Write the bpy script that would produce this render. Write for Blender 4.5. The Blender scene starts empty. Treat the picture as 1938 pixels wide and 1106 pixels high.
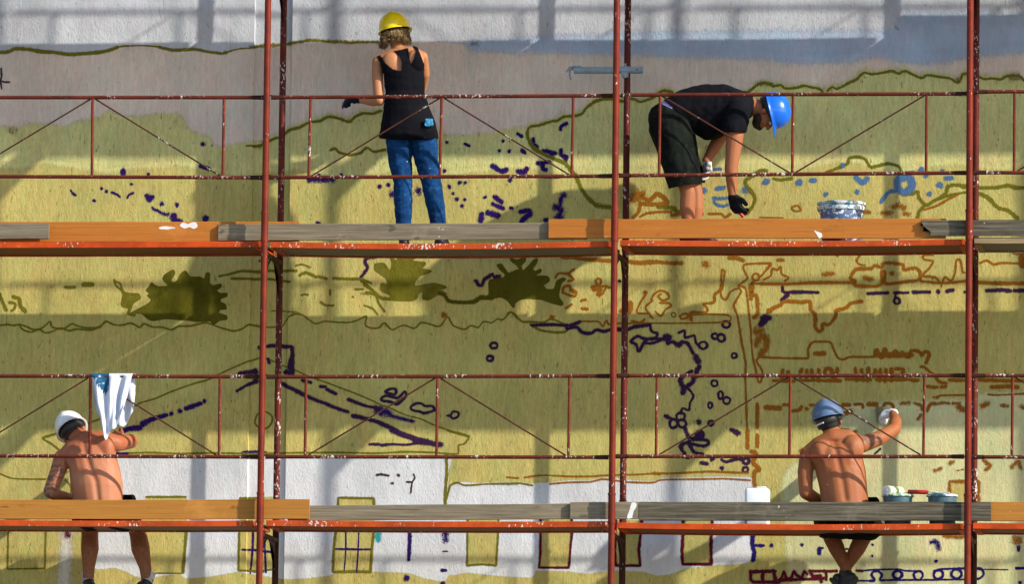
import bpy, bmesh, math, random
from mathutils import Vector, Matrix, noise, geometry
import numpy as np
random.seed(11)
sc = bpy.context.scene
C = sc.collection

# ------------------------------------------------------------------ camera, sky, sun, exposure
IMG_W, IMG_H = 1938.0, 1106.0
CAM = Vector((8.03828, -48.67686, 1.14))
YAW, PITCH, ROLL, FPX = -0.127954, 0.103519, 0.011798, 13229.18
_fw = Vector((math.sin(YAW)*math.cos(PITCH), math.cos(YAW)*math.cos(PITCH), math.sin(PITCH)))
_r = Vector((math.cos(YAW), -math.sin(YAW), 0)); _u = _r.cross(_fw)
RT = _r*math.cos(ROLL) + _u*math.sin(ROLL)
UP = -_r*math.sin(ROLL) + _u*math.cos(ROLL)
cd = bpy.data.cameras.new('camera'); cam = bpy.data.objects.new('camera', cd); C.objects.link(cam)
cd.sensor_width = 36.0; cd.lens = FPX/IMG_W*36.0; cd.clip_start = 0.5; cd.clip_end = 2000
m3 = Matrix((RT, UP, -_fw)).transposed()
cam.matrix_world = Matrix.Translation(CAM) @ m3.to_4x4()
sc.camera = cam

SUN_TO = Vector((2.22, -1.0, 1.33)).normalized()
SUN_EL = math.asin(SUN_TO.z); SUN_AZ = math.atan2(SUN_TO.x, SUN_TO.y)
world = bpy.data.worlds.new('World'); sc.world = world; world.use_nodes = True
wn = world.node_tree; wn.nodes.clear()
sky = wn.nodes.new('ShaderNodeTexSky'); sky.sky_type = 'NISHITA'; sky.sun_disc = False
sky.ozone_density = 1.5; sky.dust_density = 0.6; sky.sun_elevation = SUN_EL; sky.sun_rotation = SUN_AZ
bg = wn.nodes.new('ShaderNodeBackground'); bg.inputs['Strength'].default_value = 0.150
wo = wn.nodes.new('ShaderNodeOutputWorld')
wn.links.new(sky.outputs[0], bg.inputs[0]); wn.links.new(bg.outputs[0], wo.inputs[0])
sl = bpy.data.lights.new('sun', 'SUN'); sl.energy = 4.3; sl.angle = math.radians(0.95); sl.color = (1.0, 0.935, 0.82)
so = bpy.data.objects.new('sun', sl); C.objects.link(so)
so.rotation_mode = 'QUATERNION'; so.rotation_quaternion = (-SUN_TO).to_track_quat('-Z', 'Y'); so.location = (12, -12, 14)
vs = sc.view_settings; vs.view_transform = 'Standard'; vs.look = 'None'; vs.gamma = 1.0; vs.exposure = 0.56
vs.use_curve_mapping = False
sc.cycles.max_bounces = 8; sc.cycles.transparent_max_bounces = 24

def P(px, py, Y):
    """the point of the place at depth Y that this camera sees at photo pixel (px, py)"""
    d = _fw*FPX + RT*(px-IMG_W/2) + UP*(IMG_H/2-py)
    return CAM + d*((Y-CAM.y)/d.y)
def PX(v):
    d = v-CAM; z = d.dot(_fw)
    return IMG_W/2+FPX*d.dot(RT)/z, IMG_H/2-FPX*d.dot(UP)/z
S = 1/263.5          # metres per photo pixel at the scaffold

# ------------------------------------------------------------------ object helpers
ORG = {}
def new_obj(name, me, mats, parent=None, origin=None):
    o = bpy.data.objects.new(name, me); C.objects.link(o)
    for m in (mats if isinstance(mats, (list, tuple)) else [mats]): me.materials.append(m)
    if parent is not None:
        o.parent = parent
        if origin is None: origin = ORG[parent.as_pointer()]
        o.location = origin - ORG[parent.as_pointer()]
    else:
        if origin is None: origin = Vector((0, 0, 0))
        o.location = origin
    ORG[o.as_pointer()] = Vector(origin)
    if origin.length: me.transform(Matrix.Translation(-Vector(origin)))
    return o
def from_bm(name, bm, mats, parent=None, origin=None, smooth=False):
    me = bpy.data.meshes.new(name); bm.to_mesh(me); bm.free()
    if smooth:
        me.polygons.foreach_set('use_smooth', [True]*len(me.polygons))
        if smooth != 'all':
            try: me.set_sharp_from_angle(angle=math.radians(40))
            except Exception: pass
    return new_obj(name, me, mats, parent, origin)
def empty(name, loc):
    o = bpy.data.objects.new(name, None); C.objects.link(o); o.location = loc; o.empty_display_size = .1
    ORG[o.as_pointer()] = Vector(loc); return o
def tag(o, label=None, cat=None, group=None, kind=None):
    if label: o['label'] = label
    if cat: o['category'] = cat
    if group: o['group'] = group
    if kind: o['kind'] = kind
    return o
def dup(o, loc=None, parent=None):
    c = o.copy(); C.objects.link(c)
    if parent is not None: c.parent = parent
    if loc is not None: c.location = loc; ORG[c.as_pointer()] = Vector(loc)
    for ch in list(o.children): dup(ch, None, c)
    return c

def add_tube(bm, a, b, ra, rb=None, seg=14, caps=True):
    a, b = Vector(a), Vector(b); rb = ra if rb is None else rb
    d = (b-a).normalized(); q = d.to_track_quat('Z', 'Y').to_matrix()
    r1, r2 = [], []
    for i in range(seg):
        t = 2*math.pi*i/seg; off = q @ Vector((math.cos(t), math.sin(t), 0))
        r1.append(bm.verts.new(a+off*ra)); r2.append(bm.verts.new(b+off*rb))
    for i in range(seg):
        j = (i+1) % seg; bm.faces.new((r1[i], r1[j], r2[j], r2[i]))
    if caps: bm.faces.new(r1[::-1]); bm.faces.new(r2)
def add_path(bm, pts, r, seg=10):
    """a bent tube through pts (radius number or list)"""
    n = len(pts); pts = [Vector(p) for p in pts]; rings = []
    ref = Vector((0.13, 0.31, 0.94))
    for k, p in enumerate(pts):
        d = (pts[min(k+1, n-1)]-pts[max(k-1, 0)]).normalized()
        x = d.cross(ref).normalized(); y = d.cross(x)
        rr = r[k] if isinstance(r, (list, tuple)) else r
        rings.append([bm.verts.new(p+(x*math.cos(2*math.pi*i/seg)+y*math.sin(2*math.pi*i/seg))*rr) for i in range(seg)])
    for k in range(n-1):
        for i in range(seg):
            j = (i+1) % seg; bm.faces.new((rings[k][i], rings[k][j], rings[k+1][j], rings[k+1][i]))
    bm.faces.new(rings[0][::-1]); bm.faces.new(rings[-1])
def add_box(bm, lo, hi, bevel=0.0):
    b2 = bmesh.new(); bmesh.ops.create_cube(b2, size=1)
    lo, hi = Vector(lo), Vector(hi)
    for v in b2.verts: v.co = Vector(((lo[i]+hi[i])/2+v.co[i]*(hi[i]-lo[i]) for i in range(3)))
    if bevel: bmesh.ops.bevel(b2, geom=list(b2.edges), offset=bevel, segments=2, affect='EDGES', profile=.6)
    merge(bm, b2)
def merge(bm, b2):
    me = bpy.data.meshes.new('tmp'); b2.to_mesh(me); b2.free(); bm.from_mesh(me); bpy.data.meshes.remove(me)
def add_lathe(bm, prof, c=(0, 0, 0), seg=32, M=None):
    """prof: (radius, height) pairs turned about local Z"""
    c = Vector(c); rings = []
    for r, z in prof:
        ring = []
        for i in range(seg):
            t = 2*math.pi*i/seg; v = Vector((r*math.cos(t), r*math.sin(t), z))
            if M is not None: v = M @ v
            ring.append(bm.verts.new(c+v))
        rings.append(ring)
    for k in range(len(rings)-1):
        for i in range(seg):
            j = (i+1) % seg; bm.faces.new((rings[k][i], rings[k][j], rings[k+1][j], rings[k+1][i]))
    bm.faces.new(rings[0][::-1]); bm.faces.new(rings[-1])

# ------------------------------------------------------------------ materials
class NT:
    def __init__(s, name):
        s.m = bpy.data.materials.new(name); s.m.use_nodes = True; s.t = s.m.node_tree; s.t.nodes.clear()
        s.out = s.t.nodes.new('ShaderNodeOutputMaterial'); s.b = s.t.nodes.new('ShaderNodeBsdfPrincipled')
        s.t.links.new(s.b.outputs[0], s.out.inputs[0])
        s.pos = s.n('ShaderNodeNewGeometry').outputs['Position']
    def n(s, typ, **kw):
        x = s.t.nodes.new(typ)
        for k, v in kw.items(): setattr(x, k, v)
        return x
    def L(s, a, b): s.t.links.new(a, b)
    def math(s, op, a, b=None, clamp=False):
        x = s.n('ShaderNodeMath', operation=op, use_clamp=clamp)
        for i, v in enumerate((a, b)):
            if v is None: continue
            if isinstance(v, (int, float)): x.inputs[i].default_value = v
            else: s.L(v, x.inputs[i])
        return x.outputs[0]
    def noise(s, scale, detail=3, rough=.55, off=(0, 0, 0), vec=None):
        mp = s.n('ShaderNodeMapping'); mp.inputs['Scale'].default_value = scale if isinstance(scale, (tuple, list)) else (scale,)*3
        mp.inputs['Location'].default_value = off; s.L(vec or s.pos, mp.inputs['Vector'])
        x = s.n('ShaderNodeTexNoise'); x.inputs['Scale'].default_value = 1; x.inputs['Detail'].default_value = detail
        x.inputs['Roughness'].default_value = rough; s.L(mp.outputs[0], x.inputs['Vector']); return x.outputs['Fac']
    def ramp(s, v, a, b, lo=0., hi=1.):
        x = s.n('ShaderNodeMapRange', interpolation_type='SMOOTHSTEP'); s.L(v, x.inputs[0])
        for i, k in enumerate((a, b, lo, hi)): x.inputs[1+i].default_value = k
        return x.outputs[0]
    def mix(s, f, a, b, mode='MIX'):
        x = s.n('ShaderNodeMix', data_type='RGBA', blend_type=mode)
        for inp, v in ((x.inputs[0], f), (x.inputs[6], a), (x.inputs[7], b)):
            if isinstance(v, (int, float)): inp.default_value = v
            elif isinstance(v, tuple): inp.default_value = (*v[:3], 1)
            else: s.L(v, inp)
        return x.outputs[2]
    def grey(s, v):
        x = s.n('ShaderNodeCombineColor')
        for i in range(3): s.L(v, x.inputs[i])
        return x.outputs[0]
    def bump(s, h, strength, dist):
        x = s.n('ShaderNodeBump'); x.inputs['Strength'].default_value = strength; x.inputs['Distance'].default_value = dist
        s.L(h, x.inputs['Height']); s.L(x.outputs[0], s.b.inputs['Normal'])
    def color(s, c):
        if isinstance(c, tuple): s.b.inputs['Base Color'].default_value = (*c[:3], 1)
        else: s.L(c, s.b.inputs['Base Color'])
    def set(s, rough=.6, metal=0., spec=.5):
        s.b.inputs['Roughness'].default_value = rough; s.b.inputs['Metallic'].default_value = metal
        s.b.inputs['Specular IOR Level'].default_value = spec

def plaster(name, col, streak=1.0, specks=1.0, rough_relief=1.0, line=False, blotch=1.0, edge=False, hue_var=1.0, col2=None):
    """paint rolled or sprayed on rough render; with line=True its edge frays along the stroke (UV: softness, across)"""
    n = NT(name)
    st = n.noise((42, 42, 7), 4, .65)
    st2 = n.noise((130, 130, 26), 3, .6, (3, 1, 7))
    bl = n.noise((1.3, 1.3, .9), 4, .6, (9, 2, 4))
    v = n.math('MULTIPLY', n.ramp(st, .25, .75, 1-.125*streak, 1+.08*streak), n.ramp(st2, .25, .75, 1-.11*streak, 1+.075*streak))
    v = n.math('MULTIPLY', v, n.ramp(bl, .3, .7, 1-.10*blotch, 1+.07*blotch))
    v = n.math('MULTIPLY', v, n.ramp(n.noise((3.4, 3.4, 1.5), 4, .65, (6, 1, 2)), .3, .7, 1-.085*blotch, 1+.06*blotch))
    sp = n.ramp(n.noise((70, 70, 19), 2, .5, (5, 5, 1)), .665, .73, 1, 1-.42*specks)
    v = n.math('MULTIPLY', v, sp)
    c = n.mix(1.0, col, n.grey(v), 'MULTIPLY')
    hue = n.noise((6, 6, 3.2), 4, .65, (2, 7, 5))                         # uneven coats: greener here, browner there
    c = n.mix(n.ramp(hue, .35, .65, 0, 1), n.mix(1.0, c, (1+.045*hue_var, 1-.02*hue_var, 1-.05*hue_var), 'MULTIPLY'), n.mix(1.0, c, (1-.035*hue_var, 1+.018*hue_var, 1-.02*hue_var), 'MULTIPLY'))
    # drips and grime running down the face
    if col2: c = n.mix(n.ramp(n.noise((8, 8, 5), 5, .7, (1, 4, 9)), .38, .64), c, col2)
    gr = n.ramp(n.noise((9, 9, .55), 4, .7, (1, 8, 3)), .56, .75, 0, .20*streak)
    c = n.mix(gr, c, tuple(x*.62 for x in col))
    n.color(c); n.set(.92, 0, .04)
    h = n.math('ADD', n.noise((85, 85, 42), 5, .62, (2, 2, 2)), n.math('MULTIPLY', n.noise((24, 24, 12), 2, .5), .6))
    n.bump(h, .46*rough_relief, .011)
    if line or edge:
        uv = n.n('ShaderNodeUVMap'); uv.uv_map = 'UVMap'
        sep = n.n('ShaderNodeSeparateXYZ'); n.L(uv.outputs[0], sep.inputs[0])
        a = n.math('SUBTRACT', 1.0, n.math('ABSOLUTE', sep.outputs[1]))
        a = n.math('DIVIDE', a, n.math('MAXIMUM', sep.outputs[0], .05))      # 0 at the rim, 1 where the spray covers
        g = n.math('MULTIPLY', n.math('SUBTRACT', n.noise((300, 300, 220), 4, .8), .5), 2.1)
        g = n.math('ADD', g, n.math('MULTIPLY', n.math('SUBTRACT', n.noise((55, 55, 30), 3, .7), .5), 1.0))
        a = n.math('GREATER_THAN', n.math('ADD', a, g), .34)                 # grain of the spray on rough render
        tr = n.n('ShaderNodeBsdfTransparent'); mx = n.n('ShaderNodeMixShader')
        n.L(a, mx.inputs[0]); n.L(tr.outputs[0], mx.inputs[1]); n.L(n.b.outputs[0], mx.inputs[2]); n.L(mx.outputs[0], n.out.inputs[0])
    return n.m

def steel_paint(name, col, splat=.5, wear=.5, rough=.42, seed=0., fleck=(.62, .58, .50)):
    n = NT(name)
    d = n.noise(5.5, 5, .65, (seed, 0, 0)); f = n.noise(46, 4, .7, (0, seed, 0))
    c = n.mix(n.ramp(d, .35, .68), tuple(x*.62 for x in col), col)
    c = n.mix(n.ramp(f, .58, .74, 0, .85*wear), c, (.075, .026, .016))
    c = n.mix(n.ramp(n.noise((38, 38, 2.2), 4, .7, (3, seed, 2)), .55, .72, 0, .5*wear), c, (.085, .030, .014))
    w = n.math('ADD', n.noise((62, 62, 34), 3, .6, (seed, 4, 4)), n.math('MULTIPLY', n.math('SUBTRACT', n.noise(3.2, 2, .5, (7, 7, seed)), .5), .55))
    c = n.mix(n.ramp(w, .74-.11*splat, .79-.11*splat, 0, .92), c, fleck)
    n.color(c); n.set(rough, 0, .2); n.bump(n.noise(120, 3), .25, .002)
    return n.m

def wood(name, col, dark, grain=1.0, splat=.3, rough=.8):
    n = NT(name)
    g = n.noise((2.2, 60, 60), 5, .7); g2 = n.noise((.7, 22, 22), 3, .6, (4, 4, 4))
    c = n.mix(n.math('MULTIPLY', n.ramp(g, .35, .68, 1, 0), grain), col, dark)
    c = n.mix(n.ramp(g2, .45, .72, 0, .45*grain), c, tuple(x*.75 for x in dark))
    c = n.mix(n.ramp(n.noise(3.1, 4, .7, (2, 9, 1)), .55, .75, 0, .35), c, tuple(min(1, x*1.5+.03) for x in col))
    c = n.mix(n.ramp(n.noise((4.2, 9, 9), 4, .7, (5, 2, 6)), .57, .72, 0, .5), c, tuple(x*.55 for x in col))
    c = n.mix(n.ramp(n.noise((1.1, 150, 150), 3, .6, (3, 6, 2)), .60, .66, 0, .8*grain), c, tuple(x*.35 for x in dark))   # drying cracks
    kn = n.ramp(n.noise((7, 16, 16), 1, .5, (1, 3, 8)), .72, .78, 0, .7)
    c = n.mix(kn, c, tuple(x*.45 for x in dark))
    w = n.math('ADD', n.noise(38, 3, .65, (8, 1, 1)), n.math('MULTIPLY', n.math('SUBTRACT', n.noise(2.3, 2, .5), .5), .7))
    c = n.mix(n.ramp(w, .80-.12*splat, .84-.12*splat, 0, .85), c, (.72, .70, .64))
    n.color(c); n.set(rough, 0, .25); n.bump(g, .5, .003)
    return n.m

def cloth(name, col, fine=300, rough=.9, var=.25, col2=None, at=(0, 0), flecks=None):
    n = NT(name); n.b.inputs['Specular IOR Level'].default_value = .1
    c = n.mix(n.ramp(n.noise(7, 4, .6), .3, .7), tuple(x*(1-var) for x in col), tuple(min(1, x*(1+var)) for x in col))
    if col2: c = n.mix(n.ramp(n.noise(26, 3, .6, (3, 3, 3)), *at), c, col2)
    if flecks:
        w = n.math('ADD', n.noise(48, 3, .6, (1, 6, 2)), n.math('MULTIPLY', n.math('SUBTRACT', n.noise(4, 2), .5), .5))
        c = n.mix(n.ramp(w, .765, .79), c, flecks)
    n.color(c); n.set(rough, 0, .1); n.bump(n.noise(fine, 2), .25, .001); n.b.inputs['Sheen Weight'].default_value = 0.
    return n.m

def skin(name, col, red=.35, tattoo=None, burn=None, legs=None):
    n = NT(name)
    c = n.mix(n.ramp(n.noise(9, 4, .6), .35, .7, 0, red), col, (col[0]*1.02, col[1]*.70, col[2]*.62))
    c = n.mix(n.ramp(n.noise(45, 3, .6), .55, .75, 0, .22), c, tuple(x*.72 for x in col))
    zz = n.n('ShaderNodeSeparateXYZ'); n.L(n.pos, zz.inputs[0])
    if burn:                                     # sunburnt shoulders
        h = n.math('ADD', zz.outputs[2], n.math('MULTIPLY', n.math('SUBTRACT', n.noise(6, 3), .5), .16))
        c = n.mix(n.ramp(h, burn-.10, burn+.10, 0, .85), c, (col[0]*.78, col[1]*.52, col[2]*.42))
    if legs:                                     # deck shade painted on the shins, broken up by hair-like grain
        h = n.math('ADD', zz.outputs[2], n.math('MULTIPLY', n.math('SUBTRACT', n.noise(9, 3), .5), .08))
        shade_grain = n.ramp(n.noise((160, 160, 30), 3, .7), .3, .7, .35, 1)
        c = n.mix(n.math('MULTIPLY', n.ramp(h, legs-.05, legs+.02, .8, 0), shade_grain), c, (col[0]*.30, col[1]*.26, col[2]*.24))
    for (ctr, rad) in (tattoo or []):
        vd = n.n('ShaderNodeVectorMath', operation='DISTANCE'); n.L(n.pos, vd.inputs[0]); vd.inputs[1].default_value = ctr
        inside = n.ramp(vd.outputs['Value'], rad*.75, rad, 1, 0)
        w = n.n('ShaderNodeTexWave'); w.wave_type = 'RINGS'; w.inputs['Scale'].default_value = 7; w.inputs['Distortion'].default_value = 9
        w.inputs['Detail'].default_value = 2; w.inputs['Detail Scale'].default_value = 2.2; n.L(n.pos, w.inputs['Vector'])
        c = n.mix(n.math('MULTIPLY', inside, n.ramp(w.outputs['Fac'], .35, .6, .72, .05)), c, (.10, .075, .07))
    w = n.math('ADD', n.noise(52, 3, .6, (4, 4, 1)), n.math('MULTIPLY', n.math('SUBTRACT', n.noise(4, 2, .5, (2, 2, 8)), .5), .5))
    c = n.mix(n.ramp(w, .755, .785, 0, .8), c, (.72, .70, .64))          # specks of wall paint
    c = n.mix(n.ramp(n.noise(95, 2, .5, (7, 3, 3)), .70, .76, 0, .45), c, tuple(x*.38 for x in col))   # moles, freckles
    n.color(c); n.set(.55, 0, .3); n.bump(n.noise(140, 3), .12, .0015)
    n.b.inputs['Subsurface Weight'].default_value = .06; n.b.inputs['Subsurface Radius'].default_value = (.01, .004, .002)
    return n.m
def plain(name, col, rough=.5, metal=0., spec=.5, var=.12, sc_=14, coat=0.):
    n = NT(name)
    n.color(n.mix(n.ramp(n.noise(sc_, 4, .6), .3, .7), tuple(x*(1-var) for x in col), tuple(min(1, x*(1+var)) for x in col)))
    n.set(rough, metal, spec); n.b.inputs['Coat Weight'].default_value = coat; n.b.inputs['Coat Roughness'].default_value = .15
    return n.m
def spattered(name, col, splat=.5, rough=.5, fleck=(.75, .76, .74), size=55):
    n = NT(name)
    w = n.math('ADD', n.noise(size, 3, .65), n.math('MULTIPLY', n.math('SUBTRACT', n.noise(9, 2, .5), .5), .5))
    n.color(n.mix(n.ramp(w, .76-.2*splat, .80-.2*splat), n.mix(n.ramp(n.noise(11, 3), .3, .7), tuple(x*.8 for x in col), col), fleck)); n.set(rough)
    return n.m
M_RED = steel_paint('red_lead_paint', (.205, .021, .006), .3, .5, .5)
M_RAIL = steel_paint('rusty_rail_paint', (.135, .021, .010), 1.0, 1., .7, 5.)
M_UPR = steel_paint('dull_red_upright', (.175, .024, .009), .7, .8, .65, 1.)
M_REAR_SHADED = steel_paint('deck_shaded_steel', (.060, .014, .008), .25, .6, .7, 4.)  # deck shade put into the colour of posts, gussets and transoms below decks
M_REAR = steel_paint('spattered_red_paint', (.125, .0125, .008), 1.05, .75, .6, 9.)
M_ROD = steel_paint('rusty_rod', (.085, .026, .013), .5, 1., .75, 3.)
M_HOOK = steel_paint('dark_hook_steel', (.060, .016, .009), .6, 1., .7, 8.)
M_DECK = steel_paint('orange_deck_paint', (.60, .072, .008), .4, .3, .6, 2.)
M_DECKW = steel_paint('orange_deck_paint_worn', (.56, .075, .010), 1.0, .45, .6, 6., (.70, .66, .58))
M_PLY = wood('dark_plywood', (.23, .085, .030), (.13, .042, .016), .6, .1)
M_PLYG = wood('grey_plywood', (.23, .19, .13), (.13, .10, .07), .7, .15)
M_ORANGE = wood('orange_formwork_board', (.47, .165, .022), (.36, .105, .014), .45, .22, .6)
M_ORANGE2 = wood('yellow_orange_formwork_board', (.44, .19, .03), (.33, .12, .018), .45, .15, .6)
M_GREY = wood('weathered_grey_board', (.265, .220, .145), (.15, .12, .08), .9, .3)
M_GREY2 = wood('dark_weathered_board', (.175, .150, .105), (.06, .05, .034), 1., .15)
M_STEEL = spattered('galvanised_blue_grey', (.25, .31, .36), .45, .45, (.6, .63, .65), 80)
# ------------------------------------------------------------------ ground
YW = 0.98
GZ = 0.0
M_GROUND = plain('trodden_gravel', (.21, .19, .16), .95, 0, .1, .3, 3)
bm = bmesh.new()
for i in range(1): pass
vv = [bm.verts.new(p) for p in ((-400, -400, GZ), (400, -400, GZ), (400, 400, GZ), (-400, 400, GZ))]
bm.faces.new(vv)
tag(from_bm('ground', bm, M_GROUND), 'trodden pale gravel yard in front of the wall', 'ground', kind='structure')

# ------------------------------------------------------------------ wall
XA, XB, RD = P(474, 540, YW).x, P(546, 540, YW).x, .021
M_WALL = plaster('raw_white_render', (.490, .505, .550), .45, .8, .85, blotch=1.5, hue_var=.45)
WX0, WX1, WZ1 = -14.0, 22.0, 13.5
bm = bmesh.new()
prof = [(WX0, YW), (XA, YW), (XA+.003, YW+RD), (XB-.003, YW+RD), (XB, YW), (WX1, YW), (WX1, YW+.5), (WX0, YW+.5)]
lo = [bm.verts.new((x, y, GZ-.2)) for x, y in prof]; hi = [bm.verts.new((x, y, WZ1)) for x, y in prof]
for i in range(len(prof)):
    j = (i+1) % len(prof); bm.faces.new((lo[i], lo[j], hi[j], hi[i]))
bmesh.ops.triangulate(bm, faces=[bm.faces.new(hi), bm.faces.new(lo[::-1])])
wall = from_bm('wall', bm, M_WALL)
tag(wall, 'tall rough rendered wall carrying a half painted landscape mural', 'wall', kind='thing')

PAINT = {
 'khaki': (.515, .443, .148), 'hill_shade_lift': (.630, .590, .245), 'tan': (.700, .575, .485), 'sky': (.40, .475, .62), 'white': (.665, .68, .695), 'wash': (.640, .625, .335),
 'o': (.155, .140, .014), 'O': (.092, .084, .008), 'Q': (.130, .118, .010), 'p': (.027, .009, .105), 'q': (.042, .016, .055),
 'b': (.290, .105, .012), 'u': (.075, .16, .31), 'm': (.105, .008, .022), 'n': (.018, .010, .130), 'k': (.055, .035, .045),
 't': (.03, .36, .37), 'w': (.66, .63, .55), 'win': (.515, .443, .148)}
PNAME = {'o': 'olive', 'O': 'dark green', 'Q': 'mid green', 'p': 'violet', 'q': 'plum', 'b': 'ochre brown', 'u': 'blue', 'm': 'maroon', 'n': 'navy', 'k': 'charcoal', 't': 'turquoise', 'w': 'white'}
M_LINE = {k: plaster('spray_'+PNAME[k].replace(' ', '_'), PAINT[k], .5, .4, .8, line=True, blotch=.8) for k in PNAME}
M_FILL = {k: plaster('roller_'+k, PAINT[k], *a, edge=True) for k, a in
          {'khaki': (1.15, 1.2, .8), 'hill_shade_lift': (1.15, 1.2, .8), 'tan': (.7, .5, .8), 'sky': (.4, .3, 1.), 'white': (.22, .45, 1.25), 'wash': (.7, .5, .8), 'win': (1.1, 1., .8)}.items()}
M_FILL['white'] = plaster('roller_white_house', PAINT['white'], .30, .6, .85, edge=True, hue_var=.3, blotch=1.3)
M_FILL['O'] = plaster('brushed_dark_green', PAINT['O'], .7, .2, .7, edge=True, blotch=2., col2=(.112, .102, .011))
M_FILL['Q'] = plaster('brushed_mid_green', PAINT['Q'], .7, .3, .7, edge=True, blotch=2., col2=(.175, .158, .022))

def dip(bm):
    """lay a flat paint film into the shallow groove of the wall"""
    for x in (XA, XA+.003, XB-.003, XB):
        bmesh.ops.bisect_plane(bm, geom=bm.verts[:]+bm.edges[:]+bm.faces[:], dist=1e-6, plane_co=(x, 0, 0), plane_no=(1, 0, 0))
    for v in bm.verts:
        if XA+.0025 < v.co.x < XB-.0025: v.co.y += RD

def spline(pts, step=2.5, closed=False, tens=.42):
    if len(pts) < 3:
        if len(pts) == 1: return pts
        (x0, y0), (x1, y1) = pts; n = max(2, int(math.hypot(x1-x0, y1-y0)/step))
        return [(x0+(x1-x0)*i/n, y0+(y1-y0)*i/n) for i in range(n+1)]
    out = []; n = len(pts)
    for i in range(n if closed else n-1):
        g = (lambda k: pts[k % n]) if closed else (lambda k: pts[min(max(k, 0), n-1)])
        p0, p1, p2, p3 = g(i-1), g(i), g(i+1), g(i+2)
        L_ = math.hypot(p2[0]-p1[0], p2[1]-p1[1]); m = max(2, int(L_/step)); tk_ = 0. if L_ > 130 and closed else tens
        for k in range(m):
            t = k/m; q = []
            for a in (0, 1):
                m1 = (p2[a]-p0[a])*tk_; m2 = (p3[a]-p1[a])*tk_
                if tk_ == 0: q.append(p1[a]+(p2[a]-p1[a])*t); continue
                q.append((2*t**3-3*t*t+1)*p1[a]+(t**3-2*t*t+t)*m1+(-2*t**3+3*t*t)*p2[a]+(t**3-t*t)*m2)
            out.append(tuple(q))
    out.append(out[0] if closed else pts[-1])
    return out

LAY = [0]
def film_y(extra=0.): return YW-.0006-.0010*extra
def ribbon(bm, uvl, pts, w, soft, closed=False, base=0.0016, tens=.42):
    """a sprayed line of width w (photo px) with round ends, as a thin film on the wall"""
    LAY[0] += 1
    y = YW-base-(LAY[0] % 37)*(.00002 if base > .0014 else .000001)
    sp = spline(pts, 2.5, closed, tens); n = len(sp)
    ph = random.random()*50
    dy = (.0006 if base > .0014 else .00008)/max(n, 40)
    def vert(px, py, k): 
        p = P(px, py, YW); return bm.verts.new((p.x, y-k*dy, p.z))
    def face(vs, uv):
        f = bm.faces.new(vs)
        for l, c in zip(f.loops, uv): l[uvl].uv = c
    rows = []
    for k, (x, yy) in enumerate(sp):
        a, b = sp[max(k-1, 0)], sp[min(k+1, n-1)]
        if closed: a, b = sp[(k-1) % (n-1)], sp[(k+1) % (n-1)]
        dx, dz = b[0]-a[0], b[1]-a[1]; L = math.hypot(dx, dz) or 1
        ww = w*.5*(1.42 if soft > 1 else 1.06)*(1.30+.36*(noise.noise(Vector((x*.035, yy*.035, ph)))))
        nx, nz = -dz/L*ww, dx/L*ww
        rows.append((vert(x+nx, yy+nz, k), vert(x, yy, k), vert(x-nx, yy-nz, k), (x, yy, dx/L, dz/L, ww, k)))
    for r0, r1 in zip(rows, rows[1:]):
        face((r0[0], r0[1], r1[1], r1[0]), ((soft, 1), (soft, 0), (soft, 0), (soft, 1)))
        face((r0[1], r0[2], r1[2], r1[1]), ((soft, 0), (soft, -1), (soft, -1), (soft, 0)))
    if not closed:
        for r, sgn in ((rows[0], -1), (rows[-1], 1)):
            x, yy, tx, tz, ww, k = r[3]; last = r[0]
            for i in range(1, 7):
                t = math.pi*i/6; c, s_ = math.cos(t), math.sin(t)
                v = r[2] if i == 6 else vert(x+(-tz*c+sgn*tx*s_)*ww, yy+(tx*c+sgn*tz*s_)*ww, k)
                face((r[1], last, v), ((soft, 0), (soft, 1), (soft, 1))); last = v
def disc(bm, uvl, x, y, r, soft):
    LAY[0] += 1; yw = YW-.0017-(LAY[0] % 37)*.00002
    ph = random.random()*60; c = P(x, y, YW); vc = bm.verts.new((c.x, yw, c.z)); ring = []
    for i in range(16):
        t = 2*math.pi*i/16; rr = r*(1.35 if soft > 1 else 1.06)*(1.28+.30*noise.noise(Vector((math.cos(t)*.9+ph, math.sin(t)*.9, ph))))
        p = P(x+rr*math.cos(t), y+rr*math.sin(t)*.96, YW); ring.append(bm.verts.new((p.x, yw, p.z)))
    for i in range(16):
        f = bm.faces.new((vc, ring[i], ring[(i+1) % 16]))
        for l, uv in zip(f.loops, ((soft, 0), (soft, 1), (soft, 1))): l[uvl].uv = uv
def fill(name, pts, key, layer, edge=4., soft=.5, mat=None, label=None, smooth=True):
    """an area of paint: polygon plus a frayed rim"""
    sp = spline(pts, 4, True, .28)[:-1] if smooth else pts
    bm = bmesh.new(); uvl = bm.loops.layers.uv.new('UVMap')
    y = YW-.0003-.00025*layer
    flat = [Vector((p.x, p.z)) for p in (P(x, yy, YW) for x, yy in sp)]
    ov, oe, of = geometry.delaunay_2d_cdt(flat, [], [list(range(len(flat)))], 1, 1e-5)[:3]
    vs = [bm.verts.new((v.x, y, v.y)) for v in ov]
    for tri in of:
        f = bm.faces.new([vs[i] for i in tri])
        for l in f.loops: l[uvl].uv = (soft, 0)
    if edge: ribbon(bm, uvl, pts, edge, soft, True, base=.0003+.00025*layer+.0001, tens=.28 if smooth else .0)
    dip(bm)
    for f in bm.faces:
        if f.normal.y > 0: f.normal_flip()
    o = from_bm(name, bm, mat or M_FILL[key], wall)
    if label: o['label'] = label
    return o

TO = {'A': 0, 'B': 270, 'C': 540, 'D': 816, '1': 0, '2': 480, '3': 960, '4': 1438}
def conv(t, x, y):
    if t == 'EE': return 1400+x/3.602, 960+y/3.602
    return TO[t[1]]+x/3.814, TO[t[0]]+y/3.814
def tp(t, s): return [conv(t, *map(float, q.split(','))) for q in s.split()]

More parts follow.
